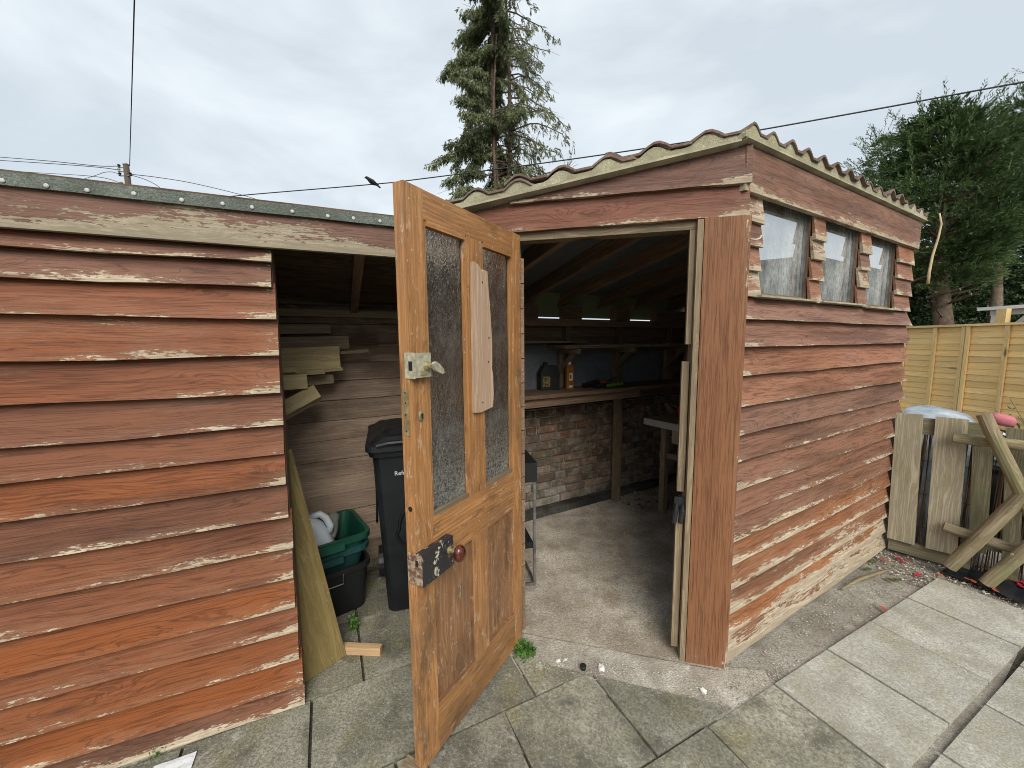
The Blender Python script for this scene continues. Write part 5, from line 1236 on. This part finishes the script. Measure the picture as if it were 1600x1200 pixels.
wire('long black overhead wire that the dark bird perches on', [G(250, 318, zw), G(380, 305, zw), G(582, 288, zw), G(650, 280.5, zw), G(880, 250.5, zw), G(1110, 216, zw), G(1350, 174, zw), G(1600, 128, zw), G(1900, 76, zw)], .0125)
top = Vector((pt_.x+.12, pt_.y, pt_.z-.02))
wire('service wire rising steeply overhead from the utility pole', [top, top+(onplane(210, 0, (0, 7.2, 0), Vector((0, 1, 0)))-top)*3], .011)
def atp(px, py, d): return onplane(px, py, (0, d, 0), Vector((0, 1, 0)))
wire('thin wire from pole sloping down behind the felt roof edge', [(pt_.x+.16, pt_.y-.05, pt_.z-.32), atp(245, 277, 14.6), atp(300, 286, 15.2), atp(372, 303, 16), atp(440, 322, 17), atp(640, 372, 20), atp(900, 440, 26)], .012)
wire('short slack wire dropping from the pole towards the roof', [(pt_.x+.16, pt_.y-.05, pt_.z-.34), atp(235, 284, 14.2), atp(262, 304, 14.5), atp(330, 370, 15.5), atp(420, 470, 17)], .010)
wire('upper of two wires running away from pole past the felt roof', [(pt_.x-.2, pt_.y-.05, pt_.z-.05), atp(150, 259, 14.8), atp(70, 251, 16), atp(-60, 241, 18)], .012)
wire('lower of two wires running away from pole past the felt roof', [(pt_.x-.22, pt_.y-.05, pt_.z-.18), atp(150, 261, 14.8), atp(70, 255, 16), atp(-60, 247, 18)], .012)
wire('faint wire meeting the pole from below the felt edge', [(pt_.x-.2, pt_.y-.05, pt_.z-.32), atp(165, 269, 15), atp(120, 283, 17), atp(-60, 335, 24)], .010)
wire('faint low wire running level to the pole', [(pt_.x-.18, pt_.y-.05, pt_.z-.62), atp(150, 276, 15), atp(60, 270, 18), atp(-30, 264, 20)], .010)
# bird
pbd = G(582, 288, zw); vx = right.normalized(); Fbird = Matrix((vx, Vector((-vx.y, vx.x, 0)).normalized(), Vector((0, 0, 1)))).transposed().to_4x4(); Fbird.translation = pbd
M_bird = plain('black_plumage', (.012, .012, .014), .55, .3, var=.3)
bd = thing('bird', 'dark bird with pale nape perched on the long overhead wire', 'bird', pbd)
bm = bmesh.new(); tube(bm, [(-.205, 0, .150), (-.175, 0, .155), (-.150, 0, .160), (-.120, 0, .150), (-.085, 0, .118), (-.03, 0, .075), (.03, 0, .035), (.08, 0, .005), (.12, 0, -.022), (.19, 0, -.085)], [.003, .012, .034, .037, .045, .063, .058, .038, .024, .018], 14); mk('body', bm, M_bird, bd, Fbird, smooth=True)
for s in (-1, 1):
    bm = bmesh.new(); tube(bm, [(-.09, s*.036, .115), (-.02, s*.062, .085), (.06, s*.048, .035), (.155, s*.02, -.002)], [.014, .022, .016, .004], 8); mk('wing', bm, M_bird, bd, Fbird, smooth=True)
    bm = bmesh.new(); tube(bm, [(.0, s*.022, .02), (-.012, s*.022, -.012), (-.02, s*.02, .004)], .006, 6); mk('leg', bm, M_bird, bd, Fbird)
bm = bmesh.new(); bmesh.ops.create_uvsphere(bm, u_segments=12, v_segments=8, radius=.026); mk('nape', bm, plain('grey_nape', (.10, .105, .11), .6), bd, Fbird @ T(-.122, 0, .163) @ Matrix.Diagonal((1.1, 1.15, .75, 1)), smooth=True)

# ------------------------------------------------------------------ litter, gravel and weeds
def scatter_stones(name, n, poly_px, rmin, rmax, mat, seed, zoff=0.0, wh=None):
    rs_ = np.random.RandomState(seed); c = [G(*p) for p in poly_px]; V = []; Fc = []
    base = [(1, 0, 0), (-1, 0, 0), (0, 1, 0), (0, -1, 0), (0, 0, 1), (0, 0, -1)]; tri = [(0, 2, 4), (2, 1, 4), (1, 3, 4), (3, 0, 4), (2, 0, 5), (1, 2, 5), (3, 1, 5), (0, 3, 5)]
    for i in range(n):
        u, v = rs_.uniform(0, 1), rs_.uniform(0, 1); p = (c[0]*(1-u)+c[1]*u)*(1-v)+(c[3]*(1-u)+c[2]*u)*v
        r = rmin+(rmax-rmin)*rs_.uniform()**2.5; k = len(V); a = rs_.uniform(0, 6.28); sq = rs_.uniform(.5, 1, 3)
        for b_ in base:
            q = np.array(b_)*r*sq*rs_.uniform(.8, 1.2); V.append((p.x+q[0]*math.cos(a)-q[1]*math.sin(a), p.y+q[0]*math.sin(a)+q[1]*math.cos(a), zoff+max(-.004, q[2]*.7+r*.25)))
        Fc += [tuple(k+j for j in f) for f in tri]
    o = raw(name, V, Fc, mat); return o
def pebmat(name, cs):
    t = NT(name, .85, .2); g = t.n('ShaderNodeNewGeometry').outputs['Random Per Island']; c = cs[0]
    for i, k in enumerate(cs[1:], 1): c = t.mix(t.ma('GREATER_THAN', g, i/len(cs)), c, k)
    t.col(c); return t.m
M_peb = pebmat('pebbles', [(.13, .11, .09), (.30, .26, .21), (.55, .52, .46), (.22, .17, .13), (.40, .37, .32), (.16, .145, .12)])
M_crumb = pebmat('mortar_crumbs', [(.42, .39, .34), (.62, .60, .55), (.30, .27, .22), (.52, .48, .41)])
o = scatter_stones('gravel', 1500, [(1330, 868), (1400, 850), (1560, 915), (1455, 925)], .003, .012, M_peb, 1, -.008); tag(o, 'mixed pale and brown gravel at foot of the board panel', 'gravel', kind='stuff')
o = scatter_stones('gravel', 700, [(1470, 905), (1540, 880), (1700, 1000), (1640, 990)], .004, .013, M_peb, 2, -.006); tag(o, 'gravel under the rustic trellis beside the last slab', 'gravel', kind='stuff')
o = scatter_stones('mortar_crumbs', 800, [(822, 1015), (1080, 1055), (1160, 1108), (830, 1042)], .0012, .0055, M_crumb, 3, .000); tag(o, 'crumbled mortar and grit along the workshop threshold', 'rubble', kind='stuff')
o = scatter_stones('soil_crumbs', 2400, [(1130, 1060), (1370, 870), (1450, 905), (1150, 1105)], .0012, .0065, pebmat('soil_crumb', [(.22, .18, .13), (.36, .31, .24), (.52, .48, .40), (.28, .23, .17)]), 4, -.010); tag(o, 'loose dusty crumbs on soil strip along the window wall', 'rubble', kind='stuff')
o = scatter_stones('floor_grit', 600, [(850, 800), (1050, 770), (1060, 1010), (830, 990)], .001, .004, M_crumb, 5, .012); tag(o, 'fine pale grit scattered over workshop concrete floor', 'rubble', kind='stuff')
o = scatter_stones('floor_rubbish', 260, [(960, 770), (1060, 735), (1070, 790), (985, 800)], .004, .022, pebmat('dark_rubbish', [(.05, .04, .035), (.12, .10, .08), (.4, .38, .34), (.08, .06, .05)]), 6, .008); tag(o, 'dark rubbish swept under the workbench', 'rubble', kind='stuff')
# larger white mortar pieces by the threshold
for k, (px, py, s, lab) in enumerate(((872, 1032, .020, 'white mortar lump beside the green weed on threshold'), (884, 1030, .016, 'small white mortar lump next to larger lump on threshold'), (940, 1043, .030, 'flat white mortar patch beside the black bottle cap'), (1100, 1080, .026, 'pale mortar flake before the corner board'))):
    bm = bmesh.new(); bmesh.ops.create_icosphere(bm, subdivisions=2, radius=1)
    for v in bm.verts: v.co = Vector((v.co.x*s*.7, v.co.y*s*.45, v.co.z*s*.22))*(1+.9*mnoise.noise(v.co*2+Vector((k, 0, 0))))
    o = mk('mortar_lump', bm, plain('lime_mortar', (.68, .67, .63), .95, .1), None, T(*(G(px, py)+Vector((0, 0, .0)))) @ Matrix.Rotation(R(20+30*k), 4, 'Z')); tag(o, lab, 'mortar')
p = G(911, 1040, .01); bm = bmesh.new(); lathe(bm, [(.014, 0), (.015, .004), (.015, .018), (.012, .021)], 18); o = mk('bottle_cap', bm, M_black, None, T(p.x, p.y, -.004) @ Matrix.Rotation(R(14), 4, 'X')); tag(o, 'small black bottle cap on the threshold rubble', 'cap')
# paper at the foot of the left wall
p = G(275, 1197); t = NT('printed_paper', .8); co = t.obj(False); n1 = t.noise(t.mul(co, (60, 160, 1)), 1, 3); t.col(t.mix(t.ss(n1, .58, .64, 0, .6), (.72, .74, .76), (.3, .33, .38)))
bm = bmesh.new(); gr = [[bm.verts.new((.13*(i/6-.5), .09*(j/5-.5), .004+.004*mnoise.noise(Vector((i*.6, j*.6, 0))))) for j in range(6)] for i in range(7)]
for i in range(6):
    for j in range(5): bm.faces.new((gr[i][j], gr[i+1][j], gr[i+1][j+1], gr[i][j+1]))
o = mk('paper_scrap', bm, t.m, None, T(p.x, p.y-.02, .002) @ Matrix.Rotation(R(24), 4, 'Z')); o.modifiers.new('thick', 'SOLIDIFY').thickness = .0006; tag(o, 'scrap of white printed paper on slab below the left weatherboards', 'paper')
# fallen stick, petals, leaves
p0, p1 = G(1315, 922), G(1385, 893); bm = bmesh.new(); tube(bm, [p0+Vector((0, 0, .006)), p0.lerp(p1, .4)+Vector((0, .01, .014)), p1+Vector((0, 0, .008))], [.006, .011, .009], 8); o = mk('fallen_stick', bm, M_log, None, smooth=True); tag(o, 'grey fallen stick on the soil strip by red petals', 'stick')
M_petal = plain('red_petal', (.45, .02, .05), .6, .2, var=.3); M_petal2 = plain('orange_leaf', (.42, .10, .05), .7, .2, var=.3); M_gl = plain('fallen_green_leaf', (.06, .10, .025), .5, .3, var=.3)
def litter(nm, pts, mat, s, lab, cat, grp):
    for k, (px, py) in enumerate(pts):
        p = G(px, py); l = s*random.uniform(.7, 1.3); bm = bmesh.new()
        v = [bm.verts.new(q) for q in ((-l, 0, .0), (-.3*l, -.45*l, .3*l*.4), (.45*l, -.38*l, .35*l*.4), (l, 0, .12*l), (.4*l, .4*l, .3*l*.4), (-.35*l, .42*l, .25*l*.4), (0, 0, .03*l))]
        for i in range(6): bm.faces.new((v[i], v[(i+1) % 6], v[6]))
        o = mk(nm, bm, mat, None, T(p.x, p.y, .004 if px < 1480 else .03) @ Matrix.Rotation(random.uniform(0, 6), 4, 'Z')); tag(o, lab, cat, grp)
litter('petal', [(1378, 894), (1434, 899), (1405, 875), (1412, 879), (1420, 876), (1592, 920), (1598, 917), (1596, 924)], M_petal, .024, 'fallen crimson petal on gravel near the board panel', 'petal', 'crimson petals on the gravel')
litter('dead_leaf', [(1380, 952), (1382, 876), (1400, 870), (1398, 905), (1520, 915), (1510, 911), (1548, 925), (1555, 930), (1585, 914), (1535, 918), (1470, 900)], M_petal2, .022, 'dead orange leaf fallen on the gravel', 'leaf', 'dead orange leaves on the gravel')
litter('green_leaf', [(1365, 878), (1390, 907), (1402, 907), (1356, 890)], M_gl, .030, 'fallen green leaf on the soil by the grey stick', 'leaf', 'green leaves by the stick')
# weeds
M_weed = leafmat('weed_leaf', (.07, .17, .03), (.16, .30, .07), .3, 20)
def weed(label, base, n, ll, lw, spread, h, seed):
    o = thing('weed', label, 'weed', base); rs_ = np.random.RandomState(seed); Q = []
    for i in range(n):
        a = rs_.uniform(0, 6.28); r = spread*rs_.uniform()**.6; p = Vector(base)+Vector((math.cos(a)*r, math.sin(a)*r, h*rs_.uniform(.1, 1)*(1-r/spread*.6)))
        for _ in range(3): Q += leaves(1, p, (.006,)*3, ll, lw, .5, rs_.randint(1e6))
    quads('leaves', Q, M_weed, o)
    bm = bmesh.new()
    for i in range(5): tube(bm, [Vector(base), Vector(base)+Vector((rs_.normal(0, spread*.4), rs_.normal(0, spread*.4), h*.8))], [.002, .001], 4, False)
    mk('stems', bm, M_weed, o)
weed('leafy green weed growing on threshold under the door hinge', G(819, 1018)+Vector((0, 0, -.005)), 70, .035, .016, .045, .05, 8)
weed('small upright weed in paving joint by the black box', G(553, 985), 22, .025, .016, .02, .12, 9)
weed('tiny grass tuft in joint beside the left weatherboards', G(245, 1180), 8, .03, .004, .02, .02, 10)
hd = thing('hedge', 'dark leafy hedge closing the view just above the fence under conifers', 'hedge', place(1520, 10.2))
rs_ = np.random.RandomState(77); n = 9000; u = rs_.uniform(-3.6, 4.4, n); a_, b_ = place(1420, 9.6), place(1640, 10.0); d_ = (b_-a_).normalized()
base_ = place(1520, 10.0); P = np.stack([base_.x+d_.x*u, base_.y+d_.y*u+rs_.uniform(-.35, .35, n), rs_.uniform(.2, 1, n)**.7*3.3], 1); P[:, 2] *= 1+.12*np.sin(u*3.1)+.08*np.sin(u*7.7)
D = rs_.normal(0, 1, (n, 3)); D[:, 1] -= .6; tag(quads('foliage', frond(rs_, P, D, .12, .05, 6, .9), leafmat('hedge_leaf', (.018, .038, .014), (.05, .085, .03), .15), hd), kind='stuff')
bm = bmesh.new()
for k in range(9):
    q = base_+d_*(-2.4+.7*k); tube(bm, [q, q+Vector((.05, 0, 1.6))], [.035, .015], 6)
mk('stems', bm, M_bark, hd)
# ------------------------------------------------------------------ the house across the garden, seen in the window panes
M_hb = plain('house_brick', (.28, .16, .11), .9, .1, var=.25, sc=6); M_hr = stone('roof_tiles', (.10, .105, .10), (.16, .165, .15), (.06, .06, .055), (.2, .2, .19), .3, (.11, .12, .07), .4)
hs_ = thing('bungalow', 'brick bungalow with grey tiled hipped roof across the garden', 'house', (22, 2, 0)); HX = T(3.3, 2, 0)
bx('wall', HX, 15.5, 23, -7, 8, 0, 2.5, M_hb, hs_, 0)
raw('roof', [(18.3, -6, 2.45), (26.8, -6, 2.45), (26.8, 11, 2.45), (18.3, 11, 2.45), (22.5, -1.5, 5.6), (22.5, 5, 5.6)], [(0, 1, 4), (1, 2, 5, 4), (2, 3, 5), (3, 0, 4, 5), (3, 2, 1, 0)], M_hr, hs_)
for y in (-5, -1.5, 2, 5.5):
    w_ = bx('window', HX, 15.42, 15.52, y, y+1.3, 1.0, 2.1, M_wpaint, hs_, .01); bx('glass', HX, 15.40, 15.425, y+.08, y+1.22, 1.08, 2.02, M_pane, w_, 0)
bx('chimney', HX, 18.9, 19.6, 2.4, 3.1, 4.6, 6.1, M_hb, hs_, 0)
